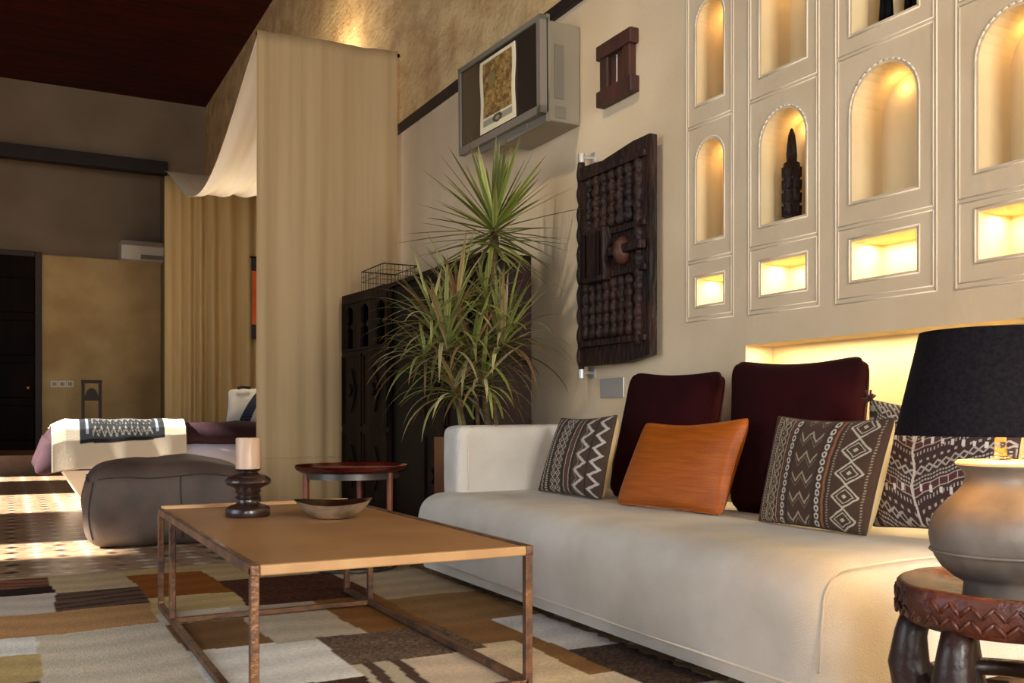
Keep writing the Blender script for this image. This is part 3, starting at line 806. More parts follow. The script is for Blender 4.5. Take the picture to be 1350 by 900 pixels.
# ------------------------------------------------------------------ leather pouf
def pouf():
    x0, x1, y0, y1, H = .44, 1.40, 6.12, 7.05, .53
    c = Vector(((x0+x1)/2, (y0+y1)/2, 0)); rot = Matrix.Rotation(math.radians(-3), 4, 'Z')
    t = thing('leather_pouf', 'large soft grey brown leather pouf on the tiled floor in front of the bed', 'pouf', c)
    def sh(co):
        x, y, z = co; u = (x-c.x)/((x1-x0)/2); v = (y-c.y)/((y1-y0)/2); w = (z-H/2)/(H/2)
        # bulging sides, domed slumping top
        x = c.x+(x-c.x)*(1+.09*(1-w*w)-.04*max(0, w)); y = c.y+(y-c.y)*(1+.06*(1-w*w)-.04*max(0, w))
        if w > 0: z = z+.05*w*(max(0, 1-u*u)*max(0, 1-v*v))**.5-.05*w*(abs(u)**3)
        z += .01*math.sin(u*6)*max(0, w)
        p = Vector((x, y, z)); n = mnoise.noise_vector(p*5)*.012
        p = p+n; p.z = max(.002, p.z)
        q = rot @ (p-c); return q+c
    bm = BM(); soft_box(bm, (x0, y0, 0), (x1, y1, H*.93), .09, dens=26)
    for v in bm.verts: v.co = sh(v.co)
    obj('body', bm, leather, t, True)
    # seams
    def seam(pts):
        bm = BM(); tube(bm, [sh(Vector(p)) for p in pts], .0045, 6); obj('seam', bm, leather_seam, t, True)
    zs = H*.72; n = 16
    seam([(x0+.05+(x1-x0-.1)*k/n, y0+.001, zs+.05) for k in range(n+1)])
    seam([(x0+.028, y0+.022, .06+(zs-.03)*k/n) for k in range(n+1)])
    seam([(c.x+.03, y0-.002, .05+(zs)*k/n) for k in range(n+1)])
    seam([(x0+.0, y0+.06+(y1-y0-.1)*k/n, zs+.05) for k in range(n+1)])
pouf()

# ------------------------------------------------------------------ armoire with pierced doors
def armoire():
    Z = 1.76
    A = Vector((2.76, 4.98, 0)); B = Vector((2.43, 5.01, 0)); Cc = Vector((2.42, 6.49, 0)); D = Vector((2.345, 7.36, 0)); E = Vector((2.76, 7.38, 0)); B2 = Vector((2.43, 5.86, 0))
    t = thing('armoire', 'tall dark wooden armoire with pierced keyhole doors behind the plant', 'armoire', (2.6, 6.1, 0))
    up = Vector((0, 0, 1))
    def off(p, z): return (p.x, p.y, z)
    bm = BM(); poly = [A, B, Cc, D, E]
    prism(bm, [off(p, Z-.03) for p in poly], (0, 0, .03)); obj('top_board', bm, cab_m, t)
    bm = BM(); prism(bm, [off(p, 0) for p in poly], (0, 0, .10)); obj('plinth', bm, cab_m, t)
    bm = BM(); prism(bm, [off(p, .1) for p in (A, B, B+Vector((0,.03,0)), A+Vector((0,.03,0)))], (0, 0, Z-.13)); obj('end_panel', bm, cab_end, t)
    bm = BM(); box(bm, (2.73, 5.0, .1), (2.76, 7.36, Z-.03)); box(bm, (2.36, 7.34, .1), (2.74, 7.37, Z-.03)); obj('back_board', bm, darkwood, t)
    bm = BM()
    for z in (.6, 1.15): prism(bm, [(2.47,5.04,z),(2.46,6.49,z),(2.40,7.33,z),(2.73,7.33,z),(2.73,5.04,z)], (0,0,.02))
    obj('shelf', bm, darkwood, t)
    def door(p, q, name):
        """a pierced door leaf from p to q"""
        ux = (q-p); W = ux.length; ux.normalize(); n = Vector((-ux.y, ux.x, 0))
        if n.x > 0: n = -n
        def pt(s, z, k=0): v = p+ux*s+n*k; return (v.x, v.y, z)
        bm = BM()
        # frame pieces round three keyhole openings
        z0, z1 = 1.33, 1.66; zb, zt = .1, Z-.03; th = .025
        def slab(s0, s1, a, b, k0=0, k1=-th): prism(bm, [pt(s0,a,k0), pt(s1,a,k0), pt(s1,b,k0), pt(s0,b,k0)], Vector(pt(0,0,k1))-Vector(pt(0,0,k0)))
        slab(0, W, zb, z0); slab(0, W, z1, zt)
        ow = W/3
        for i in range(3):
            c = ow*(i+.5); hw = ow*.24
            slab(ow*i, c-hw, z0, z1); slab(c+hw, ow*(i+1), z0, z1)
            # waist and arch shoulders of each keyhole
            for sg in (-1, 1):
                prism(bm, [pt(c+sg*hw, 1.47, -.001), pt(c+sg*hw*.45, 1.49, -.001), pt(c+sg*hw*.45, 1.51, -.001), pt(c+sg*hw, 1.535, -.001)], Vector(pt(0,0,-th+.002))-Vector(pt(0,0,0)))
                prism(bm, [pt(c+sg*hw, z1, -.001), pt(c+sg*hw, z1-.05, -.001), pt(c+sg*hw*.75, z1-.022, -.001), pt(c+sg*hw*.3, z1-.004, -.001), pt(c+sg*hw*.1, z1, -.001)], Vector(pt(0,0,-th+.002))-Vector(pt(0,0,0)))
        d = obj(name, bm, cab_m, t)
        bm = BM()
        def raised(s0, s1, a, b, w=.018, k=.012):
            for (x0, x1, y0, y1) in ((s0, s1, a, a+w), (s0, s1, b-w, b), (s0, s0+w, a, b), (s1-w, s1, a, b)):
                prism(bm, [pt(x0,y0,0), pt(x1,y0,0), pt(x1,y1,0), pt(x0,y1,0)], Vector(pt(0,0,k))-Vector(pt(0,0,0)))
        raised(.02, W-.02, 1.31, 1.70)
        for a, b in ((.72, 1.28), (.14, .68)):
            raised(.02, W*.45, a, b); raised(W*.48, W-.02, a, b)
            for s0 in (W*.235, W*.73):
                m = (a+b)/2
                prism(bm, [pt(s0, m-.17), pt(s0+W*.10, m), pt(s0, m+.17), pt(s0-W*.10, m)], Vector(pt(0,0,.014))-Vector(pt(0,0,0)))
                prism(bm, [pt(s0, m-.05,.014), pt(s0+W*.05, m,.014), pt(s0, m+.05,.014), pt(s0-W*.05, m,.014)], Vector(pt(0,0,.03))-Vector(pt(0,0,.014)))
        obj('carved_moulding', bm, cab_m, d)
    door(D, Cc, 'door'); door(B2, B+Vector((0,.03,0)), 'door')
    bm = BM(); prism(bm, [(2.455,5.87,.1),(2.445,6.48,.1),(2.465,6.48,.1),(2.475,5.87,.1)], (0,0,Z-.13)); obj('glass_door', bm, black_m, t, label='black glossy middle door')
    return Z
ZA = armoire()
for (px, dz, h, i) in ((534, -.06, .10, 0), (547, -.10, .09, 1)): pass
def wire_basket():
    a = P(464, 384, X=2.44); z0 = ZA; z1 = ZA+.165
    pts = [P(464,382,Z=z0), P(492,376,Z=z0)]
    c = Vector((2.60, 6.55, 0)); hx, hy = .125, .17; R = Matrix.Rotation(math.radians(28), 3, 'Z')
    y0, y1, x0, x1 = 6.62, 7.10, 2.42, 2.70
    t = thing('wire_basket', 'empty dark wire basket standing on top of the armoire', 'basket', ((x0+x1)/2, (y0+y1)/2, z0))
    bm = BM(); r = .0022
    for z, rr in ((z1, .005), (z0+.006, .004), ((z0+z1)/2, r), (z0+.12, r)):
        q = [(x0,y0,z),(x1,y0,z),(x1,y1,z),(x0,y1,z)]
        for a, b in zip(q, q[1:]+q[:1]): bar(bm, a, b, rr, 5)
    n = 9
    for k in range(n+1):
        y = y0+(y1-y0)*k/n; x = x0+(x1-x0)*k/n
        for xx in (x0, x1): bar(bm, (xx,y,z0+.004), (xx,y,z1), r, 5)
        for yy in (y0, y1): bar(bm, (x,yy,z0+.004), (x,yy,z1), r, 5)
        bar(bm, (x0,y,z0+.004), (x1,y,z0+.004), r, 5); bar(bm, (x,y0,z0+.004), (x,y1,z0+.004), r, 5)
    obj('wire_body', bm, wire_m, t)
wire_basket()

# ------------------------------------------------------------------ dracaena in a wooden planter
def plant():
    x0, x1, y0, y1, zt = 2.115, 2.40, 4.62, 4.95, .68
    base = P(648, 560, Y=4.84)
    x1 = 2.72
    t = thing('potted_dracaena', 'tall spiky dracaena plant in a square wooden planter behind the sofa arm', 'plant', ((x0+x1)/2, (y0+y1)/2, 0))
    bm = BM()
    box(bm, (x0, y0, 0), (x1, y0+.02, zt), .003); box(bm, (x0, y1-.02, 0), (x1, y1, zt), .003); box(bm, (x0, y0+.02, 0), (x0+.02, y1-.02, zt), .003); box(bm, (x1-.02, y0+.02, 0), (x1, y1-.02, zt), .003)
    box(bm, (x0+.01, y0+.01, .02), (x1-.01, y1-.01, .04))
    obj('planter', bm, planter_m, t)
    obj('soil', box(BM(), (x0+.015, y0+.015, zt-.16), (x1-.015, y1-.015, zt-.05)), soil_m, t)
    Yp = 4.83
    def W(px, py, dy=0): return P(px, py, Y=Yp+dy)
    trunks = [[W(646,640), W(643,560), W(636,480), W(645,420), W(650,370), W(654,325), W(653,300)],
              [W(640,640,.03), W(630,560,.03), W(627,500,.04), W(618,440,.03), W(612,405,.03)],
              [W(652,640,-.03), W(654,560,-.04), W(648,500,-.05), W(655,455,-.05), W(662,432,-.05)],
              [W(636,640,.05), W(612,560,.0), W(600,500,-.03), W(590,440,-.05)]]
    rads = [.021, .013, .014, .012]
    for p, r in zip(trunks, rads):
        n = len(p); obj('stem', tube(BM(), p, [r*(1-.25*i/n) for i in range(n)], 10), trunk_m, t, True)
    def crown(c, n, L, elev, spread, droop, cols, width=.011, wallx=WX-.02):
        V = []; Fc = []; Cl = []
        for i in range(n):
            az = 2.399*i+random.uniform(-.3,.3); f = (i+.5)/n
            el = math.radians(elev[0]+(elev[1]-elev[0])*f**spread+random.uniform(-8,8))
            ln = L*random.uniform(.75,1.08)*(1-.12*f); w = width*random.uniform(.8,1.2); dr = droop*random.uniform(.6,1.4)*(1.15-f)
            d = Vector((math.cos(az)*math.cos(el), math.sin(az)*math.cos(el), math.sin(el)))
            side = Vector((-math.sin(az), math.cos(az), 0))
            p = c+Vector((random.uniform(-.01,.01), random.uniform(-.01,.01), .06*(f-.5))); col = np.array(random.choice(cols), float)*random.uniform(.8,1.15)
            m = 9; base = len(V)
            for k in range(m+1):
                s = k/m; ww = w*min(1, .55+s*1.6)*(1-s**3)**1.0+.0004
                q = p
                up = side.cross(d).normalized()
                V += [q-side*ww, q-up*ww*.25, q+side*ww]
                cc = col*(1-.15*s) if s < .85 else col*.6+np.array([96,64,30])*.4
                Cl += [cc*1.12, cc*.8, cc*1.12]
                p = p+d*(ln/m); d = Vector((d.x, d.y, d.z-dr*(1.3/m)*(s+.25))).normalized()
                if p.x > wallx: p.x = wallx-random.uniform(0,.01)
                if p.y > 4.93 and p.z < 1.80 and p.x > 2.38: p.y = 4.93-random.uniform(0,.02)
                if 4.22 < p.y < 4.52 and p.z < .78: p.z = .78
            for k in range(m):
                a = base+k*3
                Fc += [(a, a+1, a+4, a+3), (a+1, a+2, a+5, a+4)]
        me = bpy.data.meshes.new('leaves'); me.from_pydata([tuple(v) for v in V], [], Fc); put_col(me, np.array(Cl)); me.materials.append(leaf_m)
        o = bpy.data.objects.new('leaf_crown', me); finish(o, t, True)
    G = [(168,174,88), (146,160,76), (188,188,108), (124,134,62)]
    Bn = [(168,142,92), (160,168,92), (146,152,80), (160,118,80), (158,166,84), (208,194,140), (176,176,100)]
    crown(W(651,300), 66, .56, (-24, 84), .85, .16, G, .0155)
    crown(W(648,318), 34, .50, (-30, 10), 1, .5, G+Bn[:1], .012)
    crown(W(640,392,.02), 34, .36, (-30, 50), 1, .9, Bn)
    crown(W(602,400,.0), 40, .46, (-10, 70), 1, 1.5, Bn)
    crown(W(662,455,-.06), 60, .56, (0, 80), 1, 2.0, Bn+G[:2], .012)
    crown(W(588,458,-.06), 54, .58, (0, 75), 1, 2.1, Bn, .012)
    crown(W(622,470,-.03), 56, .54, (-10, 65), 1, 2.3, Bn+G[:2], .012)
    crown(W(570,420,-.03), 34, .44, (-10, 60), 1, 1.6, Bn, .009)
    crown(W(598,515,-.10), 36, .46, (-10, 50), 1, 2.6, Bn, .011)
    crown(W(560,470,-.04), 24, .40, (-20, 50), 1, 2.2, Bn, .009)
    crown(W(638,505,-.08), 44, .42, (-10, 50), 1, 2.6, Bn+G, .012)
plant()

# ------------------------------------------------------------------ bed canopy: curtains and draped sheet
def curtains():
    Y1 = 7.47; xl = P(339, 300, Y=Y1).x; xr = WX-.045
    zl = P(338, 40, X=xl).z; zr = P(534, 70, Y=Y1).z
    def pos(U, V):
        x = xl+(xr-xl)*U
        ph = U*38+3*np.sin(U*5)+1.5*np.sin(U*11+1); amp = .005+.010*V
        y = Y1+amp*np.sin(ph)*(.5+.5*np.sin(U*21+1)**2)+.012*np.sin(U*11+V*.6)+.02*np.sin(V*3+U*5)*V
        ztop = zl+(zr-zl)*U-.006*np.abs(np.sin(U*PI*6))
        return x, y, ztop+(0.005-ztop)*V
    o = grid('bed_curtain', pos, 260, 40, curtain_m, solid=.003)
    tag(o, 'tall beige curtain panel hanging in front of the bed, beside the armoire', 'curtain')
    bm = BM()
    def ln(z, dz=0):
        n = 60; return [tuple(float(a[0,0]) if hasattr(a, 'shape') else float(a) for a in pos(np.array([[k/n]]), np.array([[1-z/ zl]])))[:2]+(z+.004*math.sin(k*1.3),) for k in range(n+1)]
    tube(bm, [(x, y-.004, z) for x, y, z in ln(.47)], .004, 5); obj('hem', bm, curtain_m, o, True)
    bm = BM(); bar(bm, (xl, Y1+.03, zl-.02), (xr+.03, Y1+.03, zr-.02), .015, 10)
    obj('rod', bm, darkwood, o, True)
    # far curtain
    Y2 = 12.6; x2 = P(217, 400, Y=Y2).x; zt = P(219, 232, Y=Y2).z
    def pos2(U, V):
        x = x2+(WX-.03-x2)*U; ph = U*50+5*np.sin(U*4)
        y = Y2+(.03+.03*V)*np.sin(ph)*np.clip(U*2.5, .25, 1)
        return x, y, zt+(.005-zt)*V
    o = grid('bed_curtain', pos2, 260, 20, curtain_f, solid=.003)
    tag(o, 'pleated golden curtain hanging at the far side of the bed', 'curtain')
    bm = BM(); bar(bm, (x2, Y2+.07, zt), (WX, Y2+.07, zt), .015, 10)
    obj('rod', bm, darkwood, o, True)
    # canopy sheet sagging between the two rods
    XC = 1.71
    e = [P(331, 58, X=XC), P(320, 108, X=XC), P(305, 160, X=XC), P(286, 212, X=XC), P(268, 244, X=XC), P(250, 258, X=XC), P(236, 250, X=XC), P(219, 219, X=XC)]
    ys = np.array([p.y for p in e]); zs = np.array([p.z for p in e])
    ys[0] = Y1+.05; ys = np.append(ys, Y2+.06); zs = np.append(zs, zt+.02); ys[-2] = min(ys[-2], Y2-.15)
    cf = np.polyfit(ys, zs, 4)
    def pos3(U, V):
        y = ys[0]+(ys[-1]-ys[0])*U; z = np.polyval(cf, y)
        x = XC+(WX-.03-XC)*V
        s = np.sin(PI*U)
        z = z+.05*s*np.sin(PI*V*.75)+.035*s*V+.020*s*np.sin(V*26+U*7)*(1-.3*V)+.007*s*np.sin(V*61)
        return x, y, z
    o = grid('bed_canopy', pos3, 60, 120, canopy_m, solid=.003)
    tag(o, 'white canopy sheet draped in a deep sag above the bed', 'canopy')
curtains()

# ------------------------------------------------------------------ bed
def bed():
    YB0, YB1, X0 = 9.15, 11.2, .42
    t = thing('bed', 'low bed with purple duvet under the canopy', 'bed', (1.6, 10.1, 0))
    bm = BM(); v = [(X0+.16, YB0+.18, .02), (WX-.02, YB0+.18, .02), (WX-.02, YB1-.1, .02), (X0+.16, YB1-.1, .02)]; w = [(X0-.02, YB0+.04, .32), (WX-.02, YB0+.04, .32), (WX-.02, YB1, .32), (X0-.02, YB1, .32)]
    a = [bm.verts.new(p) for p in v]; b = [bm.verts.new(p) for p in w]; bm.faces.new(a); bm.faces.new(b)
    for i in range(4): bm.faces.new((a[i], a[(i+1)%4], b[(i+1)%4], b[i]))
    obj('base', bm, bedbase, t)
    bm = BM(); soft_box(bm, (X0, YB0, .32), (WX-.03, YB1, .56), .08, dens=8, noise_amp=.01); obj('mattress', bm, sheet_m, t, True)
    # duvet folded into a thick roll along the near side, hanging over the foot end
    bm = BM(); pts = []; rad = []
    n = 30
    for k in range(n+1):
        s = k/n; x = .42+(WX-.12-.42)*s
        pts.append((x, YB0+.15, .61+.006*math.sin(s*30))); rad.append(.138+.008*math.sin(s*23)+.004*math.sin(s*51))
    tube(bm, pts, rad, 28); obj('duvet', bm, duvet, t, True)
    bm = BM(); soft_box(bm, (X0+.0, YB0+.2, .50), (WX-.7, YB1-.02, .70), .1, dens=10, noise_amp=.03); obj('duvet_spread', bm, duvet, t, True)
    # the drop over the foot end
    bm = BM(); soft_box(bm, (.27, YB0+.02, .30), (.56, YB1-.2, .72), .12, dens=14, noise_amp=.02)
    for q in bm.verts:
        f = max(0, (.60-q.co.z)/.25); q.co.x += .06*f*math.sin(q.co.y*14)-.05*f+.18*max(0, q.co.z-.55); q.co.z -= .10*max(0, .35-q.co.x)*(1+.8*math.sin(q.co.y*9)) if q.co.z < .5 else 0
        if q.co.z > .62: q.co.z -= .35*max(0, .42-q.co.x)
    obj('duvet_drop', bm, duvet, t, True)
    # white throw lying over the roll, with a woven ikat band
    yc = YB0+.17
    prof = [(YB0+.95, .735), (YB0+.6, .742), (YB0+.40, .757), (YB0+.30, .768), (yc+.04, .774), (yc-.05, .772), (YB0+.05, .745), (YB0-.01, .69), (YB0-.035, .60), (YB0-.04, .52), (YB0-.045, .44), (YB0-.05, .36)]
    pa = np.array(prof); ln = np.concatenate([[0], np.cumsum(np.hypot(np.diff(pa[:,0]), np.diff(pa[:,1])))]); ln /= ln[-1]
    x0 = P(68, 590, Y=YB0).x; x1 = P(245, 590, Y=YB0).x
    def pos(U, V):
        y = np.interp(V, ln, pa[:,0]); z = np.interp(V, ln, pa[:,1])
        x = x0+(x1-x0)*U; hang = np.clip((V-.72)/.28, 0, 1)
        z = z+.05*hang*np.clip(U*1.1, 0, 1)*0+.003*np.sin(U*25)
        z = z+hang*(-.05+.16*U)
        y = y-.010*hang*np.sin(U*9)**2
        left = np.clip((.10-U)/.10, 0, 1); z = z-left*.05*(1-hang); 
        return x, y, z
    def colr(U, V):
        c = np.zeros(U.shape+(3,))+np.array([208, 192, 166])
        V = V+.04-.02*np.sin(U*3)
        u0, u1, v0, v1 = .20, .83, .45, .87
        ins = (U > u0) & (U < u1) & (V > v0) & (V < v1); c[ins] = (13, 14, 20)
        a = (U-u0)/(u1-u0); b = (V-v0)/(v1-v0)
        mid = ins & (a > .14) & (a < .86) & (b > .12) & (b < .9)
        zz = (np.abs(fr_(b*3)-tri(a*14)*.5-.2) < .11) | ((fr_(a*28) < .3) & (fr_(b*6+.3) < .25))
        c[mid & zz & (rng.random(U.shape) < .75)] = (130, 124, 110)
        for q in (.085, .915): c[ins & (np.abs(a-q) < .014) & (b > .1) & (b < .85)] = (120, 126, 134)
        return c
    o = grid('throw_blanket', pos, 200, 150, mat('throw_woven', attr=True, rough=.85, bump=.2, bscale=120), None, colr, .006)
    tag(o, 'white throw with a black and white woven band laid over the purple duvet', 'throw')
    # pillow with a blue band
    def pcol2(U, V):
        c = np.zeros(U.shape+(3,))+np.array([222, 218, 204]); w = U-.16-.30*V**1.5
        m = np.abs(w-.09) < .075; c[m] = (36, 46, 62); c[m & (fr_(V*16) < .25)] = (58, 70, 88)
        return c
    p = cushion('pillow', 'white pillow with a dark blue band at the head of the bed', None, (1.90,9.80,.72), (2.66,9.78,.72), (2.66,9.94,1.12), (1.96,9.96,1.08), .14, pcol2, back=pillow_m, rnd=.1)
    p['category'] = 'pillow'
    bm = BM(); tube(bm, [(2.04, 9.85, 1.085), (2.08, 9.82, 1.10), (2.16, 9.82, 1.092)], .016, 8); obj('tassel', bm, beam_m, p, True)
    bm = BM(); soft_box(bm, (2.24, 9.8, .74), (2.8, 10.05, 1.20), .10, dens=14, noise_amp=.02)
    for v in bm.verts:
        v.co.z -= .16*max(0, min(1, (2.5-v.co.x)/.26)) * (v.co.z > .9)
        v.co.y += .2
    tag(obj('cushion', bm, duvet, None, True), 'purple brown cushion behind the banded white pillow on the bed', 'cushion')
bed()
# textile scroll hung in front of the far curtain
def scroll():
    Y = 12.45; x0 = P(331.5, 390, Y=Y).x; z1 = P(335, 340, Y=Y).z; z0 = P(335, 447, Y=Y).z; h = z1-z0
    t = thing('hanging_scroll', 'narrow orange and black textile scroll hanging by the far curtain', 'wall hanging', (x0+.1, Y, z0))
    obj('panel', box(BM(), (x0+.01, Y-.008, z0+.17*h), (x0+.34, Y+.004, z1-.15*h), .002), rust_cloth, t)
    obj('top_border', box(BM(), (x0, Y-.01, z1-.16*h), (x0+.35, Y+.006, z1), .003), black_cloth, t)
    obj('bottom_border', box(BM(), (x0, Y-.01, z0), (x0+.35, Y+.006, z0+.18*h), .003), black_cloth, t)
    bm = BM(); bar(bm, (x0-.02, Y, z1+.01), (x0+.37, Y, z1+.01), .012, 10); obj('rod', bm, darkwood, t)
scroll()

# ------------------------------------------------------------------ far end furniture
def far_end():
    yf = YR-.16
    # split air conditioner
    a = P(152, 343, Y=yf-.1); b = P(222, 316, Y=yf-.25)
    zA = P(180, 343, Y=yf-.25).z; zB = P(180, 316, Y=yf-.25).z
    xa = P(160, 330, Y=yf-.25).x
    t = thing('air_conditioner', 'pale air conditioner unit high on the far wall', 'air conditioner', (xa+.45, yf, zA))
    bm = BM(); prism(bm, [(xa, YR, zB), (xa, YR-.30, zB), (xa, YR-.42, zB-.1), (xa, YR-.38, zA+.02), (xa, YR-.18, zA), (xa, YR, zA)], (.95, 0, 0)); obj('body', bm, white_pl, t)
    obj('vent', box(BM(), (xa+.3, YR-.41, zA+.03), (xa+.9, YR-.37, zA+.10), .003), tvgrey, t)
    # three switch plates
    for i, px in enumerate((71.5, 82, 92.5)):
        p = P(px, 506, Y=yf)
        s = thing('wall_switch', ['left', 'middle', 'right'][i]+' one of three pale switch plates on the far wall', 'switch', (p.x, yf, p.z-.05), 'switches on the far wall')
        obj('plate', box(BM(), (p.x-.055, yf-.012, p.z-.055), (p.x+.055, yf, p.z+.055), .003), white_pl, s)
        obj('rocker', box(BM(), (p.x-.032, yf-.018, p.z-.03), (p.x+.032, yf-.01, p.z+.03), .003), tvgrey2, s)
    # high backed chair
    Yc = 14.9; p0 = P(107.5, 555, Y=Yc); p1 = P(134, 555, Y=Yc); zt = P(120, 501, Y=Yc).z; zf = .27
    x0, x1 = p0.x, p1.x
    t = thing('wooden_chair', 'narrow dark wooden chair with open back against the far wall', 'chair', ((x0+x1)/2, Yc, zf))
    for x in (x0+.02, x1-.02):
        obj('back_post', box(BM(), (x-.02, Yc-.02, zf), (x+.02, Yc+.02, zt), .004), beam_m, t)
        obj('leg', box(BM(), (x-.02, Yc+.32, zf), (x+.02, Yc+.36, zf+.44), .004), beam_m, t)
    obj('top_rail', box(BM(), (x0-.004, Yc-.022, zt-.045), (x1+.004, Yc+.022, zt+.002), .004), beam_m, t)
    bm = BM(); zc = P(120, 526, Y=Yc).z
    pts = [((x0+x1)/2+(x1-x0)/2*.9*math.cos(PI*k/14)*(.75 if 0 < k < 14 else 1), Yc-.012, zc+(.16*math.sin(PI*k/14))) for k in range(15)]
    prism(bm, pts+[(x0+.02, Yc-.012, zc-.02), (x1-.02, Yc-.012, zc-.02)], (0, .024, 0)); obj('back_splat', bm, beam_m, t)
    obj('seat', box(BM(), (x0, Yc-.02, zf+.42), (x1, Yc+.38, zf+.46), .008), beam_m, t)
far_end()

# ------------------------------------------------------------------ patchwork rug
def rug():
    CR=(206,192,168); BE=(186,162,128); TA=(164,124,80); BR=(122,90,56); DB=(66,44,34); OR=(138,80,28); WT=(224,218,206); GY=(186,172,150); GO=(184,158,106)
    Pt = [ # x0,x1,y0,y1,col,kind
     (.16,.51,4.67,5.2,BE,0),(.16,.51,4.23,4.67,(98,76,60),1),(-.35,.51,3.80,4.23,(180,136,90),0),(.075,.51,2.55,3.80,CR,0),
     (-.35,.16,4.89,5.17,(130,84,60),1),(-.35,.16,4.69,4.89,(42,28,26),0),(-.35,.16,4.23,4.69,(190,176,162),0),
     (-.35,.075,3.52,3.80,WT,0),(-.35,.075,3.15,3.52,GO,0),(-.35,.075,2.6,3.15,(84,64,60),1),
     (.51,.87,4.98,5.2,GO,0),(.51,.87,4.34,5.0,OR,0),(.51,.87,3.98,4.34,(196,170,118),0),(.51,.80,3.72,3.98,CR,0),
     (.51,1.0,3.26,3.74,BR,0),(.51,.94,2.74,3.28,WT,0),(.51,.94,2.3,2.74,DB,2),
     (.87,1.42,4.66,5.2,(190,164,120),0),(.87,1.42,3.96,4.66,(74,44,32),2),(.80,1.14,3.26,3.98,GY,0),(1.14,1.42,3.30,3.98,(130,90,48),0),
     (.94,1.42,2.88,3.30,(98,80,66),2),(.94,1.10,2.2,2.88,(190,176,148),3),(1.10,1.45,2.2,2.88,(210,190,164),0),
     (1.42,1.86,3.84,5.2,(172,152,124),0),(1.42,1.86,3.25,3.84,(140,108,70),0),(1.42,1.50,2.9,3.25,(98,80,66),2),(1.42,1.64,2.42,3.25,(134,98,60),0),
     (1.42,1.55,2.2,2.93,(212,192,156),0),(1.64,1.86,2.72,3.27,(206,204,202),0),(1.64,1.86,2.0,2.72,(66,54,48),2),(1.55,1.64,2.2,2.42,CR,0),
     (.1,.51,1.9,2.55,TA,0),(.51,.94,1.7,2.3,CR,0),(.94,1.42,1.6,2.2,BR,0),(1.42,1.86,1.4,2.2,CR,0)]
    r2 = random.Random(3); y = 5.2
    for x0 in (-1.6,-1.2,-.8):
        y = 5.2
        while y > .9: h = r2.uniform(.3,.7); Pt.append((x0, x0+.4 if x0 < -.8 else -.35, y-h, y, r2.choice([CR,BE,TA,BR,DB,GO,GY]), 0)); y -= h
    # height map of patches on a fine grid, edges gently wavy
    x0, x1, y0, y1 = -1.6, 1.86, .9, 5.2; st = .009
    nx, ny = int((x1-x0)/st), int((y1-y0)/st)
    X, Y = np.meshgrid(np.linspace(x0, x1, nx), np.linspace(y0, y1, ny), indexing='ij')
    wx = X+.010*np.sin(Y*5+X*2)+.004*np.sin(Y*13); wy = Y+.015*np.sin(X*6+1)+.005*np.sin(X*15+Y*3)
    c = np.zeros(X.shape+(3,))+np.array(BE, float); idx = np.zeros(X.shape, int)-1
    for i, (a, b, d, e, col, kind) in enumerate(Pt):
        m = (wx >= a) & (wx < b) & (wy >= d) & (wy < e); cc = np.zeros(X.shape+(3,))+np.array(col, float)
        if kind == 1:
            s = np.sin(wy*60+2*np.sin(wx*9))+.5*np.sin(wy*33+wx*14); cc *= (1-.3*(s > .35))[..., None]
        if kind == 2: cc *= (1+.55*(rng.random(X.shape)-.4))[..., None]
        if kind == 3: s = np.sin(wx*70+wy*12+2*np.sin(wy*8)); cc[s > .2] = (84, 64, 54)
        else: cc *= (1+.04*np.sin(wy*31+2*np.sin(wx*5)))[..., None]
        c[m] = cc[m]; idx[m] = i
    e = np.zeros(X.shape, bool); e[1:, :] |= idx[1:, :] != idx[:-1, :]; e[:, 1:] |= idx[:, 1:] != idx[:, :-1]
    c *= (1+.10*(rng.random(X.shape)[..., None]-.5))
    Zz = .0095+.001*rng.random(X.shape)+.001*np.sin(X*5+Y*3)
    jag = X.copy(); jag[-1, :] += .010*np.sin(Y[-1, :]*70)+.006*np.sin(Y[-1, :]*31)
    o = grid('patchwork_rug', lambda U, V: (jag, Y, Zz), nx, ny, mat('rug_wool', attr=True, rough=.95, bump=.35, bscale=120, spec=.1), None, lambda U, V: c)
    tag(o, 'large flat woven patchwork rug in cream, brown and orange under the coffee table', 'rug')
    bm = BM(); box(bm, (x0+.01, y0+.01, 0.001), (x1-.015, y1-.01, .006)); obj('backing', bm, soil_m, o)
rug()

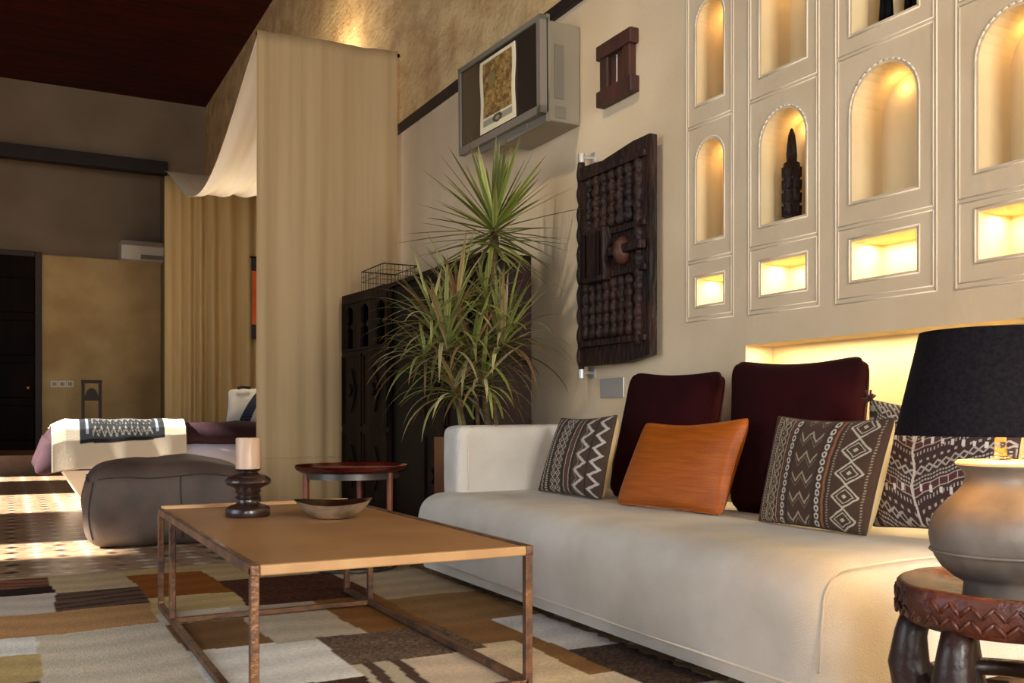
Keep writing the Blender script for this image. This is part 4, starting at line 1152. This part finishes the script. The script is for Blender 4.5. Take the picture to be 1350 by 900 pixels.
# ------------------------------------------------------------------ carved stool and table lamp
def stool():
    D = 1.95; c = P(1335, 768, D=D); k = D/1250; zt = c.z; R = 144*k
    t = thing('carved_stool', 'round carved dark wooden stool under the table lamp at the sofa end', 'stool', (c.x, c.y, 0))
    wob = lambda a, r, z: 1+.010*math.sin(5*a+z*30)+.008*math.sin(9*a+1)
    obj('seat', lathe(BM(), [(0,zt-.062),(R*.86,zt-.085),(R*.93,zt-.08),(R*.985,zt-.06),(R,zt-.03),(R*.985,zt-.006),(R*.955,zt+.001),(R*.92,zt-.004),(R*.80,zt-.020),(R*.4,zt-.032),(0,zt-.034)], (c.x, c.y), 72, wob), stool_m, t, True)
    bm = BM(); n = 34
    for k2 in range(n):
        for z0, zz in ((zt-.040, zt-.018), (zt-.068, zt-.046)):
            a0 = 2*PI*k2/n; a1 = 2*PI*(k2+.5)/n; a2 = 2*PI*(k2+1)/n; rr = R*.992
            p = [(c.x+rr*math.cos(a), c.y+rr*math.sin(a), z) for a, z in ((a0, z0), (a1, zz), (a2, z0))]
            bar(bm, p[0], p[1], .0042, 5); bar(bm, p[1], p[2], .0042, 5)
    obj('zigzag_carving', bm, stool_m, t, True)
    view = math.atan2(-c.y, -c.x)
    for dg_ in (-86, -31, 22, 80, 146, 212):
        a = view+math.radians(dg_)
        f = lambda r, z: (c.x+r*math.cos(a), c.y+r*math.sin(a), z)
        pts = [f(R*.80, zt-.07), f(R*.86, zt-.12), f(R*.88, zt-.18), f(R*.80, zt-.26), f(R*.76, zt-.33), f(R*.86, .04), f(R*.90, 0.0135)]
        obj('leg', tube(BM(), pts, [.030,.033,.042,.046,.040,.036,.038], 16), stool_leg, t, True)
    bm = BM(); n = 40; pts = [(c.x+R*.74*math.cos(2*PI*q/n), c.y+R*.74*math.sin(2*PI*q/n), .235) for q in range(n)]; tube(bm, pts+[pts[0]], .02, 8, False)
    obj('ring_stretcher', bm, stool_leg, t, True)
    return zt-.034, c
zs, sc_ = stool()
def lamp():
    D = 1.93; c = P(1319, 700, D=D); k = D/1250
    H = lambda py: HC+(HY-py)*k
    z0 = zs
    t = thing('table_lamp', 'table lamp with a round grey clay base and wide black linen shade', 'lamp', (c.x, c.y, z0))
    prof = [(0,z0),(44,z0),(47,z0+.008)]
    pr = [(44,768),(58,760),(72,748),(80,736),(85,722),(87.5,706),(86,692),(80,678),(69,664),(56,652),(47,642),(42.5,632),(44,624),(49,617),(54,612)]
    P2 = [(0,z0),(44*k,z0),(46*k,z0+.006)]+[(r*k, H(y)) for r, y in pr if H(y) > z0+.01]+[(52*k, H(611)),(0, H(611))]
    obj('base', lathe(BM(), P2, (c.x, c.y), 64), vase_m, t, True)
    obj('lid', lathe(BM(), [(0,H(613)),(54*k,H(613)),(55*k,H(610)),(52*k,H(607)),(0,H(606))], (c.x, c.y), 64), rim_m, t, auto=50)
    bm = BM(); lathe(bm, [(85.5*k,H(729)+.001),(87.5*k,H(727)),(86*k,H(724)-.001)], (c.x, c.y), 64); obj('groove_ring', bm, vase_m, t, True)
    zl = H(606)
    obj('glass_stem', lathe(BM(), [(0,zl),(.020,zl),(.020,zl+.006),(.012,zl+.010),(.011,zl+.05),(.016,zl+.055),(0,zl+.056)], (c.x, c.y), 24), glass_m, t, True)
    obj('socket', lathe(BM(), [(0,zl+.056),(.016,zl+.056),(.016,zl+.10),(0,zl+.10)], (c.x, c.y), 20), brass, t, auto=40)
    zb, zt = H(574), H(437); rb, rt = 130*k, 99*k
    bm = BM(); n = 64
    lathe(bm, [(rb, zb),(rt, zt),(rt-.003, zt),(rb-.003, zb),(rb, zb)], (c.x, c.y), n)
    obj('shade', bm, shade_m, t, True)
    obj('shade_lining', lathe(BM(), [(rb-.0035, zb+.001),(rt-.0035, zt-.001)], (c.x, c.y), n), shade_in, t, True)
    bm = BM()
    for q in range(3): bar(bm, (c.x, c.y, zt-.02), (c.x+(rt-.003)*math.cos(q*2.09), c.y+(rt-.003)*math.sin(q*2.09), zt-.006), .0015, 5)
    bar(bm, (c.x, c.y, zl+.10), (c.x, c.y, zt-.02), .003, 6)
    obj('shade_carrier', bm, brass, t)
    light('lamp_bulb', 'POINT', (c.x, c.y, zb+.11), 21, (1,.60,.21), .03)
lamp()

# ------------------------------------------------------------------ light
w = bpy.data.worlds.new('world'); bpy.context.scene.world = w; w.use_nodes = True
w.node_tree.nodes['Background'].inputs[0].default_value = (.62, .78, 1, 1); w.node_tree.nodes['Background'].inputs[1].default_value = 1.0
e = math.radians(36); dy = -.06
light('sun', 'SUN', (-10, 5, 8), 34, (1, .97, .90), math.radians(1.6), (-10+math.cos(e)*5, 5+dy*5, 8-math.sin(e)*5))
# daylight through the shaded opening left of the camera
light('window_daylight', 'AREA', (XL+.05, 3.05, 1.75), 135, (.84, .92, 1), 2.6, (3, 3.0, .9), 3.4)
light('window_daylight', 'AREA', (-1.75, YN+.04, 1.75), 130, (.93, .96, 1), 1.5, (1.9, 3, 1.0), 2.4)
light('window_daylight', 'AREA', (1.3, YN+.04, 1.9), 340, (1, .96, .88), 1.3, (2.5, 3, 1.5), 2.4)
light('ceiling_spot', 'SPOT', (-.3, 3.6, 5.4), 360, WARMW, .12, (2.9, 4.75, 2.15), None, math.radians(34), 1)
light('ceiling_spot', 'SPOT', (-.6, 1.2, 5.4), 90, WARMW, .2, (2.9, 2.6, 1.9), None, math.radians(60), 1)
light('bed_lamp', 'POINT', (2.2, 9.9, 2.2), 38, WARMW, .12)
light('wall_uplight', 'POINT', (2.5, 8.9, 4.15), 42, (1,.82,.55), .08)
light('far_spot', 'SPOT', (.3, 14.6, 4.5), 60, (1,.72,.36), .1, (.6, 17, 1.6), None, math.radians(80), 1)
sc = bpy.context.scene
sc.view_settings.view_transform = 'Standard'; sc.view_settings.look = 'None'; sc.view_settings.gamma = 1; sc.view_settings.use_curve_mapping = False
sc.view_settings.exposure = -0.30
